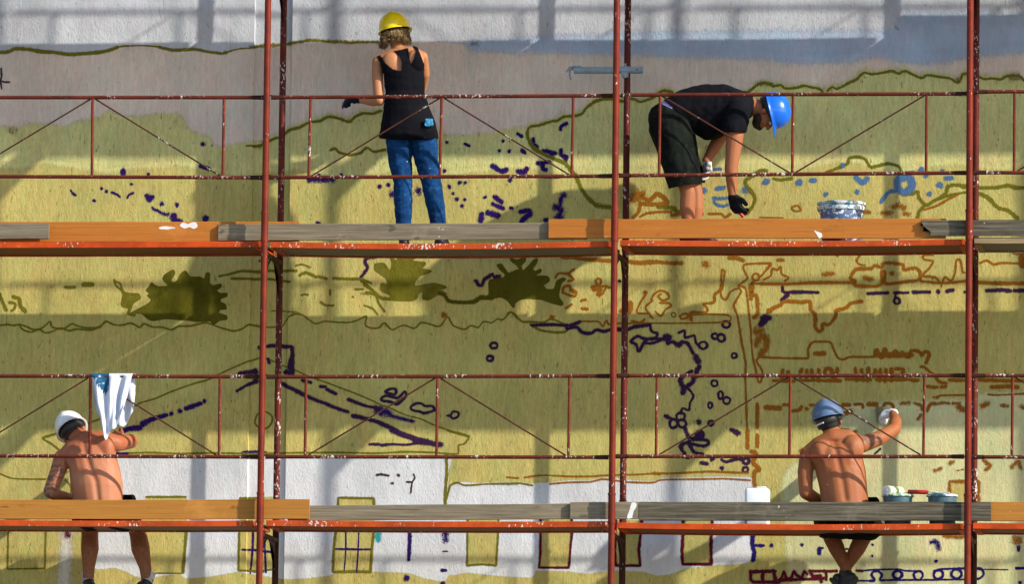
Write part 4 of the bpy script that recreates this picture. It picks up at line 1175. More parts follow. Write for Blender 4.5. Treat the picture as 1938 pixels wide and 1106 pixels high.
def garment(name, blobs, grow, mat, parent, keep, vox=.006, fold=.004, fscale=(9, 9, 5), smooth=5, thick=.003):
    me = blobs.mesh(vox, smooth, grow)
    bm = bmesh.new(); bm.from_mesh(me); bpy.data.meshes.remove(me)
    bmesh.ops.recalc_face_normals(bm, faces=bm.faces); bm.normal_update()
    nz = [(v, v.normal.copy()) for v in bm.verts]
    for v, n in nz:
        q = Vector((v.co.x*fscale[0], v.co.y*fscale[1], v.co.z*fscale[2]))
        d = noise.noise(q)+.6*noise.noise(q*2.3+Vector((5, 1, 2))); r = 1-abs(noise.noise(q*1.3+Vector((3, 3, 3))))*2
        v.co += n*fold*(d+.5*r)
    bad = [v for v in bm.verts if not keep(v.co, *PX(v.co))]
    bmesh.ops.delete(bm, geom=bad, context='VERTS')
    for _ in range(4):
        new = {}
        for v in bm.verts:
            if v.is_boundary:
                nb = [e.other_vert(v).co for e in v.link_edges if e.is_boundary]
                if len(nb) == 2: new[v] = v.co*.4+(nb[0]+nb[1])*.3
        for v, c in new.items(): v.co = c
    o = from_bm(name, bm, mat, parent, None, smooth='all')
    md = o.modifiers.new('thick', 'SOLIDIFY'); md.thickness = thick; md.offset = 1
    return o
def dent(me, pts, width, depth, back=True):
    """press a soft groove (or raise a ridge) along a line on the back"""
    n = len(me.vertices); co = np.empty(n*3); nr = np.empty(n*3)
    me.vertices.foreach_get('co', co); me.vertices.foreach_get('normal', nr); co = co.reshape(-1, 3); nr = nr.reshape(-1, 3)
    best = np.full(n, 9.)
    for a, b in zip(pts, pts[1:]):
        dx, dz = b.x-a.x, b.z-a.z
        t = np.clip(((co[:, 0]-a.x)*dx+(co[:, 2]-a.z)*dz)/(dx*dx+dz*dz), 0, 1)
        best = np.minimum(best, np.hypot(co[:, 0]-a.x-t*dx, co[:, 2]-a.z-t*dz))
    co[:, 1] += depth*np.exp(-(best/width)**2)*np.clip(-nr[:, 1]*2, 0, 1)
    me.vertices.foreach_set('co', co.ravel()); me.update(); return me
def rotm(roll=0, pitch=0, yaw=0):
    """head / foot axes: x right, y forward, z up; roll about y (+ leans to the right of the picture), pitch about x (+ looks up), yaw about z"""
    return Matrix.Rotation(math.radians(yaw), 3, 'Z') @ Matrix.Rotation(math.radians(roll), 3, 'Y') @ Matrix.Rotation(math.radians(pitch), 3, 'X')
def head(b, c, R, s=1.0, beard=False):
    f = lambda x, y, z: c+R @ (Vector((x, y, z))*s)
    e = lambda q, r: b.ell(f(*q), tuple(k*s for k in r), R)
    e((0, -.012, .028), (.075, .095, .088)); e((0, .030, -.030), (.062, .062, .085)); e((0, .045, -.088), (.043, .042, .032))
    for sx in (-1, 1):
        e((sx*.036, .060, -.035), (.027, .028, .03)); e((sx*.079, -.008, -.012), (.010, .020, .032)); e((sx*.076, -.004, -.036), (.009, .011, .012))
    b.cap(f(0, .088, .010), f(0, .108, -.028), .009*s, .014*s); b.cap(f(-.036, .080, .022), f(.036, .080, .022), .013*s)
    b.cap(f(-.018, .091, -.062), f(.018, .091, -.062), .008*s); b.cap(f(-.015, .089, -.073), f(.015, .089, -.073), .008*s)
M_EYE = plain('eye_white', (.6, .58, .55), .3)
def eyes(parent, c, R, s=1.):
    bm = bmesh.new()
    for sx in (-1, 1):
        b2 = bmesh.new(); bmesh.ops.create_icosphere(b2, subdivisions=2, radius=.013*s)
        for v in b2.verts: v.co += c+R @ (Vector((sx*.031, .081, .003))*s)
        merge(bm, b2)
    from_bm('eyes', bm, M_EYE, parent, smooth='all')
def helmet(parent, c, R, mat, s=1.0, strapc=(.02, .02, .022)):
    """safety helmet: dome with a shallow ridge, rim flange, peak, head band"""
    def f(x, y, z): return c+R @ (Vector((x, y, z))*s)
    bm = bmesh.new(); NTH, NPH = 48, 12; rings = []
    for j in range(NPH+1):
        ph = math.pi/2*j/NPH; row = []
        for i in range(NTH):
            th = 2*math.pi*i/NTH; x, y = math.cos(th), math.sin(th)
            k = math.cos(ph)**.80; rx, ry = .108*k, .134*k; z = .126*math.sin(ph)
            ridge = .006*math.exp(-((x*rx)/.022)**2)*min(1, math.sin(ph)*2.2)
            row.append(bm.verts.new(f(x*rx, y*ry-.004, .030+z+ridge)))
        rings.append(row)
    flange = []
    for i in range(NTH):
        th = 2*math.pi*i/NTH; x, y = math.cos(th), math.sin(th); pk = max(0, y)**3*.050
        flange.append(bm.verts.new(f(x*.118, y*(.144)+pk-.004, .024-pk*.35)))
    low = [bm.verts.new(v.co+R @ Vector((0, 0, -.004*s))) for v in flange]
    inner = []
    for i in range(NTH):
        th = 2*math.pi*i/NTH; inner.append(bm.verts.new(f(math.cos(th)*.100, math.sin(th)*.126-.004, .026)))
    top = bm.verts.new(f(0, -.004, .030+.126+.006))
    rows = [inner, low, flange]+rings[:-1]
    for a, b in zip(rows, rows[1:]):
        for i in range(NTH): bm.faces.new((a[i], a[(i+1) % NTH], b[(i+1) % NTH], b[i]))
    for i in range(NTH): bm.faces.new((rings[-2][i], rings[-2][(i+1) % NTH], top))
    for v in rings[-1]: bm.verts.remove(v)
    h = from_bm('helmet', bm, mat, parent, smooth='all')
    bm = bmesh.new(); a = []; b = []
    for i in range(36):
        th = 2*math.pi*i/36; x, y = math.cos(th), math.sin(th)
        a.append(bm.verts.new(f(x*.092, y*.115-.004, .034))); b.append(bm.verts.new(f(x*.088, y*.111-.004, -.006-.022*max(0, -y)+.022*max(0, y))))
    for i in range(36): bm.faces.new((b[i], b[(i+1) % 36], a[(i+1) % 36], a[i]))
    o = from_bm('head_band', bm, plain('helmet_band', strapc, .6), h, smooth='all'); md = o.modifiers.new('t', 'SOLIDIFY'); md.thickness = .003
    return h
def hand(b, wrist, d, n, s, curl=.5, sc_=1.0, thumb=.5):
    d = d.normalized(); n = (n-d*n.dot(d)).normalized(); s = (s-d*s.dot(d)); s = (s-n*s.dot(n)).normalized()
    for i, ln in enumerate((.070, .078, .073, .056)):
        o = (.031-.0205*i)*sc_; k = wrist+d*(.086-.006*abs(i-1))*sc_+s*o
        b.cap(wrist+d*.012*sc_+s*o*.55, k, .0135*sc_, .0115*sc_)
        a = 0; p = k
        for frac, w in ((.44, .65), (.31, 1.05), (.25, .85)):
            a += curl*w; q = p+(d*math.cos(a)+n*math.sin(a)+s*(.05*(1.5-i)))*ln*frac*sc_
            b.cap(p, q, .0092*sc_ if frac == .44 else .0082*sc_, .0076*sc_); p = q
    p = wrist+d*.028*sc_+s*.026*sc_; q = p+(d*.62+s*.62+n*.45*thumb).normalized()*.044*sc_; r = q+(d*.75+s*(.35-.5*thumb)+n*.8*thumb).normalized()*.032*sc_
    b.cap(p, q, .0135*sc_, .0105*sc_); b.cap(q, r, .0100*sc_, .0080*sc_)
    b.cap(wrist-d*.01, wrist+d*.03*sc_, .021*sc_, .019*sc_)
def shoe(parent, ankle, fwd, mat, solem, sock=None, L=.26, pitch=0.):
    fwd = Vector((fwd.x, fwd.y, 0)).normalized(); up = Vector((0, 0, 1))
    if pitch: fwd = (fwd*math.cos(pitch)-up*math.sin(pitch)); up = fwd.cross(Vector((0, 0, 1)).cross(fwd)).normalized()
    side = fwd.cross(up); R = Matrix((side, fwd, up)).transposed(); b = Blobs(); f = lambda x, y, z: ankle+R @ Vector((x, y, z))
    b.cap(f(0, 0, .02), f(0, -.012, -.055), .042, .038); b.cap(f(0, -.03, -.055), f(0, .08, -.06), .036, .040); b.cap(f(-.006, .08, -.062), f(-.004, .155, -.068), .041, .034); b.cap(f(0, .0, -.01), f(0, .1, -.045), .034, .030)
    me = b.mesh(.007, 3); bm = bmesh.new(); bm.from_mesh(me); bpy.data.meshes.remove(me)
    Ri = R.transposed()
    for v in bm.verts:
        q = Ri @ (v.co-ankle)
        if q.z < -.084: q.z = -.084; v.co = ankle+R @ q
    o = from_bm('shoe', bm, mat, parent, smooth='all')
    bm = bmesh.new(); a = []; c = []
    for i in range(28):
        th = 2*math.pi*i/28; x = .043*math.cos(th)*(1.05 if math.sin(th) > 0 else .95); y = .055+.128*math.sin(th)
        a.append(bm.verts.new(f(x, y, -.082))); c.append(bm.verts.new(f(x*.98, y, -.102)))
    bm.faces.new(a); bm.faces.new(c[::-1])
    for i in range(28): bm.faces.new((a[i], c[i], c[(i+1) % 28], a[(i+1) % 28]))
    bmesh.ops.recalc_face_normals(bm, faces=bm.faces); from_bm('sole', bm, solem, o)
    if sock:
        bm = bmesh.new(); add_tube(bm, f(0, -.004, .0), f(0, -.004, .075), .043, .040, 16); from_bm('sock', bm, sock, parent, smooth=True)
    return o
J = P
Q = lambda px, py, Y: P(px, py, Y-.135)
M_BLACKC = cloth('black_jersey', (.0045, .0045, .007), 260, var=.3)
M_BLACKS = cloth('black_work_shorts', (.006, .006, .007), 200, var=.4)
M_SHOE = plain('dark_shoe', (.018, .018, .022), .55); M_SOLE = plain('rubber_sole', (.03, .03, .03), .8); M_SOCKL = cloth('pale_sock', (.45, .46, .52))

# ---- woman in yellow helmet, standing, back to the camera
SK1 = skin('tanned_skin', (.42, .180, .078), .3)
b = Blobs(); arms = Blobs(); legs = Blobs(); torso = Blobs()
torso.loft([(J(763, 122, .40), (.138, .090, .085)), (J(765, 150, .405), (.138, .094, .10)), (J(768, 182, .405), (.128, .090, .10)), (J(773, 212, .405), (.152, .104, .10)), (J(776, 240, .40), (.176, .120, .10))])
for px in (757, 802): torso.ell(J(px, 248, .36), (.085, .085, .085))
torso.chain((J(718, 114, .41), .040), (J(740, 104, .41), .046), (J(758, 103, .405), .055), (J(778, 99, .415), .046), (J(798, 107, .43), .040))
torso.ell(J(740, 120, .345), (.070, .040, .085)); torso.ell(J(786, 114, .355), (.065, .040, .08))
b.cap(J(758, 106, .41), J(752, 82, .45), .056, .053)
HR = rotm(-11, -3, 0); HC = J(749, 65, .455)
head(b, HC, HR, .93)
arms.chain((J(716, 116, .41), .046), (J(714, 140, .395), .041), (J(717, 190, .36), .036)); arms.chain((J(718, 191, .36), .036), (J(705, 192, .41), .035), (J(683, 189, .47), .024))
arms.chain((J(799, 108, .43), .043), (J(803, 140, .50), .040), (J(798, 168, .60), .036), (J(785, 180, .83), .024))
hb = Blobs(); hand(hb, J(682, 189, .475), J(664, 189.5, .50)-J(682, 189, .475), Vector((.1, .3, -1)), Vector((.2, 1, .4)), .55, .92)
h2 = Blobs(); hand(h2, J(785, 180, .83), Vector((-.1, 1, .15)), Vector((-.3, .2, -1)), Vector((-1, 0, .2)), .3, .88)
legs.chain((J(756, 250, .40), .098), (J(757, 300, .405), .080), (J(762, 342, .40), .062), (J(763, 380, .385), .060), (J(764, 420, .395), .051), (J(764, 446, .405), .040))
legs.chain((J(800, 250, .40), .098), (J(806, 300, .415), .081), (J(816, 342, .42), .067), (J(823, 380, .41), .061), (J(829, 420, .42), .052), (J(833, 446, .43), .040))
wme = dent((b+torso+arms+legs+hb+h2).mesh(.0055, 8), [J(757, 100, .4), J(768, 190, .4)], .022, .007)
wo = new_obj('person', wme, SK1, None, J(790, 458, .40))
tag(wo, 'woman in black racerback top, blue jeans and yellow helmet facing the wall', 'person')
z1 = lambda x, y: (640+x/4.808, 10+y/4.808)
TANK = [z1(*q) for q in ((346, 462), (385, 449), (430, 520), (500, 578), (560, 592), (577, 591), (577, 520), (552, 455), (500, 415), (560, 404), (640, 384), (650, 455), (661, 532), (690, 480), (706, 410), (676, 366), (716, 368), (752, 450), (792, 560), (822, 625), (840, 800), (930, 1218), (830, 1226), (640, 1222), (420, 1216), (290, 1206), (380, 850), (404, 650), (398, 560))]
tk = Blobs(); tk.loft([(J(767, 185, .405), (.140, .104, .08)), (J(770, 215, .40), (.166, .125, .09)), (J(773, 238, .40), (.190, .140, .09)), (J(773, 258, .40), (.206, .150, .05))])
garment('tank_top', torso+tk, .006, M_BLACKC, wo, lambda c, x, y: inside(TANK, x, y) and (y > 118 or c.y < .44 or True), .005, .0045, (8, 8, 12))
JE = cloth('blue_denim', (.005, .036, .118), 420, var=.35, col2=(.014, .075, .20), at=(.5, .75), flecks=(.45, .5, .55))
jeans = garment('jeans', legs+torso, .003, JE, wo, lambda c, x, y: 250 < y < 449, .006, .0045, (13, 13, 22))
bm = bmesh.new(); b2 = bmesh.new(); add_box(b2, J(804, 238, .24), J(819, 225, .262), .004); bmesh.ops.subdivide_edges(b2, edges=b2.edges[:], cuts=3, use_grid_fill=True)
for v in b2.verts: v.co += Vector((noise.noise(v.co*45), noise.noise(v.co*45+Vector((4, 0, 0))), noise.noise(v.co*45+Vector((0, 4, 0)))))*.010; v.co.y += .012
merge(bm, b2); from_bm('sponge', bm, spattered('light_blue_sponge', (.05, .33, .62), .5, .8, (.5, .75, .85), 120), wo)
M_HAIR = NT('dark_blond_hair'); M_HAIR.color(M_HAIR.mix(M_HAIR.ramp(M_HAIR.noise((90, 90, 8), 4, .6), .35, .65), (.085, .048, .017), (.48, .315, .125))); M_HAIR.set(.5); M_HAIR.bump(M_HAIR.noise((200, 200, 12), 3), .9, .006); M_HAIR = M_HAIR.m
hr = Blobs(); rh = random.Random(4)
hr.ell(HC+HR @ Vector((0, -.012, .020)), (.083, .099, .078), HR); hr.ell(HC+HR @ Vector((0, -.045, -.03)), (.074, .066, .05), HR)
me = hr.mesh(.006, 2); bm = bmesh.new(); bm.from_mesh(me); bpy.data.meshes.remove(me)
for i in range(1500):                             # loose wavy strands
    th = math.pi*(1.0+rh.random()) if i % 5 else math.pi*(.75+1.5*rh.random())
    rr = rh.uniform(.84, 1.10); p = HC+HR @ Vector((.084*math.cos(th)*rr, .100*math.sin(th)*rr-.010, rh.uniform(-.012, .022)))
    mid = abs(math.cos(th)); L = (.032+.050*mid+.028*rh.random())*(1 if mid > .35 or rh.random() < .5 else .7); ph, am = rh.random()*6, rh.uniform(.005, .016); pts = []
    cl = noise.noise(p*22)*.024; out = rh.uniform(-.002, .034)
    for k in range(6):
        t = k/5; w = am*math.sin(ph+t*7); pts.append(p+Vector((math.cos(th)*(out*t)+w+cl*t, math.sin(th)*out*t*.6+am*math.cos(ph+t*6), -L*t*(1-.12*t))))
    add_path(bm, pts, [.0022, .0026, .0026, .0022, .0016, .0006], 3)
from_bm('hair', bm, M_HAIR, wo, smooth='all')
M_HY = plain('yellow_helmet_plastic', (.90, .64, .006), .3, coat=.25, var=.06)
helmet(wo, HC, HR, M_HY, 1.05); eyes(wo, HC, HR, .93)
M_GLB = cloth('navy_work_glove', (.012, .012, .030), 200)
garment('glove', hb, .004, M_GLB, wo, lambda c, x, y: x < 688, .004, .0012, smooth=2)
for (px, Y, dx) in ((765, .405, -.1), (834, .43, .25)): shoe(wo, Vector((J(px, 450, Y).x, Y, dtop(J(px, 450, Y).x, 2)+.102)), Vector((dx, 1, 0)), M_SHOE, M_SOLE)
# tool in her left hand
tl = empty('paint_marker', J(655, 190, .50))
bm = bmesh.new(); add_path(bm, [J(672, 188, .50), J(660, 187, .50), J(655, 188, .50), J(651, 196, .505), J(648.5, 203.5, .51)], [.009, .0105, .0105, .0105, .0095], 12)
from_bm('barrel', bm, plain('dark_navy_plastic', (.014, .016, .055), .4), tl, smooth=True)
bm = bmesh.new(); add_tube(bm, J(648.6, 203, .51), J(648, 206, .512), .006, .004); from_bm('tip', bm, plain('violet_tip', (.05, .02, .2), .7), tl, smooth=True)
tag(tl, 'dark bent paint marker held in the woman\'s gloved hand', 'marker')

# ---- bending man in blue helmet, in profile
SK2 = skin('red_brown_skin', (.35, .125, .052), .35)
b = Blobs(); torso = Blobs(); legs = Blobs(); sl_ = Blobs(); f_arm = Blobs(); n_arm = Blobs()
torso.loft([(J(1268, 230, .38), (.145, .175, .140)), (J(1300, 213, .38), (.15, .168, .155)), (J(1332, 208, .38), (.150, .166, .172)), (J(1366, 208, .38), (.145, .175, .172)), (J(1394, 208, .38), (.09, .185, .135))])
torso.chain((J(1398, 210, .225), .070), (J(1404, 200, .38), .095), (J(1398, 214, .54), .070))
b.cap(J(1412, 198, .38), J(1446, 208, .38), .066, .060)
cr = Vector((.968, 0, .252)); fw_ = Vector((.252, 0, -.968)); rt_ = fw_.cross(cr)   # crown to the right, face to the deck
HR2 = Matrix((rt_, fw_, cr)).transposed(); HC2 = J(1453, 213, .38)
head(b, HC2, HR2, 1.02)
n_arm.chain((J(1394, 225, .215), .066), (J(1391, 258, .205), .064), (J(1386, 300, .20), .051), (J(1384, 318, .205), .049), (J(1385, 345, .21), .041), (J(1386, 368, .215), .030))
f_arm.chain((J(1385, 228, .55), .062), (J(1366, 254, .56), .050), (J(1350, 282, .54), .046), (J(1337, 304, .50), .030))
hb = Blobs(); hand(hb, J(1386, 369, .215), J(1395, 396, .215)-J(1386, 369, .215), Vector((.5, .6, -.1)), Vector((.4, .6, .6)), .62, 1.12)
hf = Blobs(); hand(hf, J(1337, 305, .50), J(1340, 332, .46)-J(1337, 305, .50), Vector((-.7, -.4, 0)), Vector((.1, -1, 0)), .5, 1.1)
legs.chain((J(1268, 238, .29), .135), (J(1282, 290, .275), .105), (J(1298, 340, .27), .066), (J(1303, 365, .27), .058), (J(1301, 392, .275), .057), (J(1303, 425, .275), .042), (J(1304, 446, .275), .040))
legs.chain((J(1272, 238, .47), .135), (J(1290, 290, .49), .105), (J(1310, 340, .50), .066), (J(1316, 370, .50), .056), (J(1317, 395, .50), .054), (J(1316, 425, .50), .040), (J(1314, 446, .50), .038))
mn = new_obj('person', (b+torso+n_arm+f_arm+legs+hb+hf).mesh(.0055, 8), SK2, None, J(1305, 455, .38))
tag(mn, 'man in blue helmet and black shirt bending down to the deck', 'person')
slv = Blobs(); slv.chain((J(1396, 214, .222), .082), (J(1388, 246, .20), .078)); slv.chain((J(1392, 218, .545), .075), (J(1378, 244, .555), .066))
tsx = Blobs(); tsx.ell(J(1345, 224, .38), (.145, .16, .142))
SHIRT2 = [(1270, 150), (1330, 148), (1400, 160), (1422, 176), (1428, 196), (1424, 216), (1416, 240), (1412, 252), (1384, 250), (1371, 251), (1366, 262), (1330, 266), (1312, 250), (1290, 225), (1272, 203), (1256, 190), (1250, 182)]
garment('t_shirt', torso+slv+tsx, .009, M_BLACKC, mn, lambda c, x, y: inside(SHIRT2, x, y) and (y < 268), .006, .006, (11, 9, 11))
so_ = Blobs(); so_.chain((J(1268, 236, .29), .145), (J(1283, 290, .275), .128), (J(1297, 345, .27), .118), (J(1299, 358, .27), .118)); so_.chain((J(1272, 236, .47), .145), (J(1288, 290, .49), .122), (J(1306, 345, .50), .100), (J(1308, 352, .50), .100)); so_.ell(J(1266, 228, .38), (.140, .18, .138))
SHORT2 = [(1225, 196), (1252, 196), (1272, 206), (1300, 226), (1330, 240), (1345, 290), (1345, 345), (1300, 350), (1262, 359), (1240, 320), (1215, 240)]
garment('work_shorts', so_, .004, cloth('black_green_work_shorts', (.007, .009, .007), 180, var=.5, col2=(.018, .022, .011), at=(.55, .8), flecks=(.10, .26, .25)), mn, lambda c, x, y: inside(SHORT2, x, y), .006, .007, (12, 8, 9))
WB = [(1246, 188), (1257, 189), (1276, 203), (1268, 209), (1252, 199)]
garment('waistband', torso, .007, cloth('lavender_waistband', (.30, .27, .55)), mn, lambda c, x, y: inside(WB, x, y), .005, .001)
bd = Blobs()
for q, r in (((0, .055, -.092), (.046, .044, .036)), ((.040, .030, -.070), (.028, .040, .034)), ((-.040, .030, -.070), (.028, .040, .034)), ((0, .092, -.082), (.026, .018, .022))): bd.ell(HC2+HR2 @ Vector(q), r, HR2)
new_obj('beard', bd.mesh(.005, 2), plain('dark_beard', (.020, .010, .007), .85, var=.4, sc_=120), mn)
hr2 = Blobs(); hr2.ell(HC2+HR2 @ Vector((0, -.022, .018)), (.079, .092, .072), HR2)
HK = lambda c, x, y: True
new_obj('hair', hr2.mesh(.006, 1), plain('cropped_dark_hair', (.035, .017, .010), .8, var=.4, sc_=150), mn)
M_HB = plain('bright_blue_helmet_plastic', (.006, .13, .70), .25, coat=.3, var=.05)
hm = helmet(mn, HC2, HR2, M_HB, 1.02); eyes(mn, HC2, HR2, 1.02)
bm = bmesh.new(); k0 = HC2+HR2 @ Vector((0, -.122, .006)); add_tube(bm, k0, k0+HR2 @ Vector((0, -.022, 0)), .022, .019, 16); from_bm('ratchet_knob', bm, plain('pale_knob', (.62, .66, .78), .4), hm, smooth=True)
garment('glove', hb, .004, cloth('black_work_glove', (.012, .012, .016), 220, col2=(.10, .11, .14), at=(.62, .7)), mn, lambda c, x, y: y > 369, .004, .0012, smooth=2)
garment('glove', hf, .005, cloth('white_work_glove', (.62, .60, .56), 220), mn, lambda c, x, y: y > 306, .004, .0015, smooth=2)
for (px, Y) in ((1303, .275), (1312, .50)): shoe(mn, Vector((J(px, 446, Y).x, Y, dtop(J(px, 446, Y).x, 2)+.102)), Vector((1, -.05, 0)), M_SHOE, M_SOLE)
mk = empty('paint_marker', J(1403, 406, .22)); bm = bmesh.new(); add_tube(bm, J(1394, 395, .225), J(1402, 405, .225), .010, .011); from_bm('barrel', bm, plain('dark_marker', (.03, .02, .03), .4), mk, smooth=True)
bm = bmesh.new(); add_tube(bm, J(1401.5, 404.5, .225), J(1407, 411, .225), .0135, .012); from_bm('cap', bm, plain('bright_red_cap', (.55, .02, .03), .4), mk, smooth=True)
tag(mk, 'red capped marker in the bending man\'s black glove', 'marker')

# ---- shirtless man in white helmet, sitting on the lower deck
z3 = lambda x, y: (60+x/3.458, 690+y/3.458)
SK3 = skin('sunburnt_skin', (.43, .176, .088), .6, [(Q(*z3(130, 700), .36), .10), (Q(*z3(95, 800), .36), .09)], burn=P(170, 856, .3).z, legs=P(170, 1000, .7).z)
b = Blobs(); torso = Blobs(); legs = Blobs()
torso.loft([(Q(187, 958, .40), (.176, .150, .115)), (Q(183, 920, .39), (.190, .142, .12)), (Q(179, 890, .39), (.184, .135, .12)), (Q(172, 862, .40), (.176, .125, .115))])
torso.ell(Q(147, 866, .345), (.085, .050, .10)); torso.ell(Q(197, 850, .345), (.080, .050, .10))
torso.ell(Q(164, 972, .36), (.095, .105, .085)); torso.ell(Q(210, 972, .36), (.095, .105, .085))
torso.chain((Q(123, 866, .42), .062), (Q(140, 848, .41), .068), (Q(164, 836, .405), .078), (Q(192, 834, .41), .070), (Q(215, 838, .44), .062))
b.cap(Q(158, 838, .42), Q(143, 822, .47), .070, .066)
HR3 = rotm(-31, -24, 8); HC3 = Q(139, 819, .50)
head(b, HC3, HR3, 1.03)
b.chain((Q(119, 868, .41), .066), (Q(109, 895, .39), .058), (Q(95, 930, .40), .050)); b.chain((Q(95, 931, .40), .050), (Q(112, 940, .50), .046), (Q(140, 945, .64), .030))
b.chain((Q(219, 840, .45), .062), (Q(234, 838, .54), .058), (Q(246, 836, .64), .054)); b.chain((Q(247, 836, .64), .054), (Q(243, 836, .74), .046), (Q(236, 832, .88), .030))
hl = Blobs(); hand(hl, Q(140, 945, .64), Vector((.6, .7, -.1)), Vector((0, -.2, -1)), Vector((-.3, .6, 0)), .4, 1.05)
hand(hl, Q(236, 832, .87), Vector((-.75, .35, .25)), Vector((.2, .9, 0)), Vector((0, .2, 1)), .5, 1.05)
legs.chain((Q(164, 968, .44), .108), (Q(170, 978, .66), .092), (Q(170, 988, .845), .068), (Q(170, 1015, .855), .062), (Q(170, 1040, .83), .066), (Q(168, 1075, .83), .045), (Q(167, 1100, .835), .040))
legs.chain((Q(212, 968, .44), .108), (Q(236, 978, .66), .092), (Q(257, 988, .845), .068), (Q(262, 1015, .855), .064), (Q(266, 1040, .83), .068), (Q(275, 1075, .83), .045), (Q(278, 1100, .835), .040))
m3e = (b+torso+legs+hl).mesh(.0055, 10)
dent(m3e, [Q(158, 842, .3), Q(170, 880, .3), Q(183, 915, .3), Q(187, 948, .3)], .022, .013); dent(m3e, [Q(138, 856, .3), Q(146, 884, .3)], .03, -.007); dent(m3e, [Q(204, 846, .3), Q(206, 872, .3)], .03, -.007)
m3_ = new_obj('person', m3e, SK3, None, Q(187, 998, .42))
tag(m3_, 'shirtless man in white helmet seated on the lower deck, back bent', 'person')
sh3 = Blobs(); sh3.chain((Q(166, 968, .46), .118), (Q(171, 977, .70), .104)); sh3.chain((Q(212, 968, .46), .118), (Q(238, 977, .70), .104)); sh3.ell(Q(188, 966, .45), (.185, .135, .10)); sh3.ell(Q(232, 946, .42), (.085, .12, .05))
garment('work_shorts', sh3+torso, .006, M_BLACKS, m3_, lambda c, x, y: (y > 949 or (x > 229 and y > 937 and c.y > .22)) and c.y < .655 and y < 1030, .006, .008, (10, 10, 10))
hr3 = Blobs(); hr3.ell(HC3+HR3 @ Vector((0, -.022, .004)), (.080, .092, .074), HR3); new_obj('hair', hr3.mesh(.006, 1), plain('dark_brown_hair', (.040, .022, .014), .8, var=.4, sc_=150), m3_)
M_HW = plain('white_helmet_plastic', (.78, .79, .80), .3, coat=.3, var=.03)
helmet(m3_, HC3, HR3, M_HW, 1.03); eyes(m3_, HC3, HR3, 1.03)
for (px, dx) in ((167, -.15), (278, .2)): shoe(m3_, Q(px, 1102, .835), Vector((dx, -.12, 0)) if False else Vector((dx, .22, 0)), M_SHOE, M_SOLE, M_SOCKL, pitch=.5)

# ---- shirtless man in blue-grey helmet, sitting and rolling paint
z4 = lambda x, y: (1480+x/3.022, 740+y/3.022)
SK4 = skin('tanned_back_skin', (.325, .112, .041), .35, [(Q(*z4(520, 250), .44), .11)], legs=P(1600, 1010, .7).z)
b = Blobs(); torso = Blobs(); legs = Blobs()
torso.loft([(Q(1600, 960, .40), (.168, .140, .110)), (Q(1596, 922, .39), (.170, .127, .12)), (Q(1591, 893, .39), (.178, .124, .12)), (Q(1585, 864, .40), (.176, .118, .11))])
torso.ell(Q(1556, 860, .345), (.085, .050, .10)); torso.ell(Q(1614, 850, .35), (.080, .050, .10))
for px in (1579, 1620): torso.ell(Q(px, 972, .36), (.092, .10, .085))
torso.chain((Q(1533, 858, .42), .060), (Q(1552, 843, .41), .064), (Q(1578, 832, .405), .074), (Q(1604, 831, .415), .066), (Q(1628, 842, .44), .062))
b.cap(Q(1577, 834, .42), Q(1574, 815, .45), .068, .064)
HR4 = rotm(-13, -4, 2); HC4 = Q(1569, 799, .47)
head(b, HC4, HR4, 1.02)
b.chain((Q(1530, 862, .415), .063), (Q(1524, 895, .40), .056), (Q(1525, 932, .39), .049)); b.chain((Q(1525, 933, .39), .049), (Q(1545, 946, .50), .044), (Q(1570, 952, .64), .030))
b.chain((Q(1630, 842, .45), .062), (Q(1662, 831, .56), .054), (P(1692, 814, .56), .047)); b.chain((P(1692, 813, .56), .048), (P(1695, 799, .66), .045), (P(1690, 783, .83), .029))
hx = Blobs(); hand(hx, Q(1570, 952, .64), Vector((.7, .6, -.1)), Vector((0, -.2, -1)), Vector((-.3, .6, 0)), .4, 1.0)
hg = Blobs(); hand(hg, P(1690, 783, .83), P(1668, 786, .885)-P(1690, 783, .83), Vector((.15, .6, -.75)), Vector((0, .7, .6)), .95, 1.05)
legs.chain((Q(1580, 968, .44), .102), (Q(1574, 980, .66), .088), (Q(1567, 990, .835), .064), (Q(1574, 1018, .84), .062), (Q(1584, 1040, .81), .058), (Q(1598, 1072, .78), .037), (Q(1601, 1086, .78), .035))
legs.chain((Q(1622, 968, .44), .102), (Q(1632, 980, .66), .088), (Q(1640, 990, .835), .064), (Q(1633, 1018, .84), .062), (Q(1622, 1040, .82), .058), (Q(1604, 1072, .84), .037), (Q(1599, 1088, .85), .035))
m4e = (b+torso+legs+hx+hg).mesh(.0055, 10)
dent(m4e, [Q(1578, 838, .3), Q(1586, 870, .3), Q(1594, 905, .3), Q(1600, 945, .3)], .024, .013); dent(m4e, [Q(1550, 848, .3), Q(1562, 882, .3)], .028, -.008); dent(m4e, [Q(1614, 842, .3), Q(1612, 872, .3)], .028, -.008)
m4 = new_obj('person', m4e, SK4, None, Q(1598, 998, .42))
tag(m4, 'shirtless man in blue-grey helmet seated, rolling paint onto the wall', 'person')
sh4 = Blobs(); sh4.chain((Q(1580, 969, .46), .112), (Q(1574, 984, .72), .108), (Q(1568, 994, .82), .096)); sh4.chain((Q(1622, 969, .46), .112), (Q(1630, 984, .72), .108), (Q(1638, 994, .82), .098)); sh4.ell(Q(1600, 966, .45), (.178, .13, .10)); sh4.ell(Q(1644, 950, .42), (.065, .11, .04)); sh4.cap(Q(1568, 998, .74), Q(1648, 1000, .76), .075, .08)
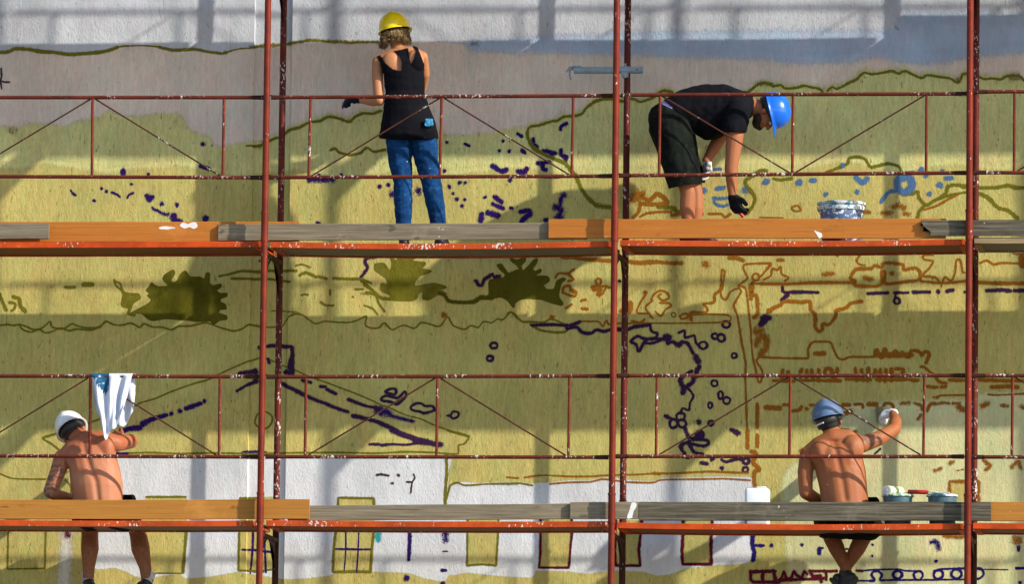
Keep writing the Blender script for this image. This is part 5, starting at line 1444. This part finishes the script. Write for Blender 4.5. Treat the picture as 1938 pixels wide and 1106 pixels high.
garment('work_shorts', sh4+torso, .006, M_BLACKS, m4, lambda c, x, y: (y > 953 or (x > 1640 and y > 942 and c.y > .22)) and c.y < .745 and y < 1024, .006, .008, (10, 10, 10))
hr4 = Blobs(); hr4.ell(HC4+HR4 @ Vector((0, -.022, -.004)), (.080, .093, .082), HR4); new_obj('hair', hr4.mesh(.006, 1), plain('black_cropped_hair', (.018, .013, .012), .8, var=.4, sc_=150), m4)
M_HG = plain('blue_grey_helmet_plastic', (.095, .155, .275), .42, coat=.15, var=.05)
h4 = helmet(m4, HC4, HR4, M_HG, 1.04); eyes(m4, HC4, HR4, 1.02)
bm = bmesh.new(); pts = [HC4+HR4 @ Vector((.096*math.cos(math.radians(t)), .122*math.sin(math.radians(t)), -.016)) for t in range(200, 250, 8)]; add_path(bm, pts, .006); from_bm('nape_strap', bm, plain('white_strap', (.75, .76, .78), .5), h4, smooth=True)
garment('glove', hg, .005, cloth('white_cotton_glove', (.70, .70, .72), 240, var=.1), m4, lambda c, x, y: (c-P(1690, 783, .83)).length < .2 and c.y > .80, .004, .0015, smooth=2)
shoe(m4, Q(1601, 1088, .78), Vector((-.55, .5, 0)), M_SHOE, M_SOLE, pitch=.7); shoe(m4, Q(1599, 1090, .85), Vector((.5, .25, 0)), M_SHOE, M_SOLE, pitch=.7)
r2 = empty('paint_roller', P(1665, 785, .95))
bm = bmesh.new(); add_tube(bm, P(1664.5, 771, .949), P(1666.5, 798, .949), .0265, seg=22); from_bm('roller_sleeve', bm, spattered('khaki_soaked_nap', (.22, .19, .085), .2, .95, (.34, .30, .16), 120), r2, smooth=True)
bm = bmesh.new(); add_path(bm, [P(1666.5, 798, .949), P(1667, 801, .945), P(1674, 801, .92), P(1676, 792, .895), P(1677, 787, .885)], .0035); from_bm('wire_frame', bm, M_STEEL, r2, smooth=True)
bm = bmesh.new(); add_path(bm, [P(1669, 786, .905), P(1674, 786.5, .895), P(1684, 787, .875), P(1692, 788, .86)], [.010, .014, .013, .011], 12); from_bm('handle', bm, plain('brown_red_handle', (.20, .035, .03), .4), r2, smooth=True)
tag(r2, 'paint roller pressed to the wall by the man in blue-grey helmet', 'paint roller')
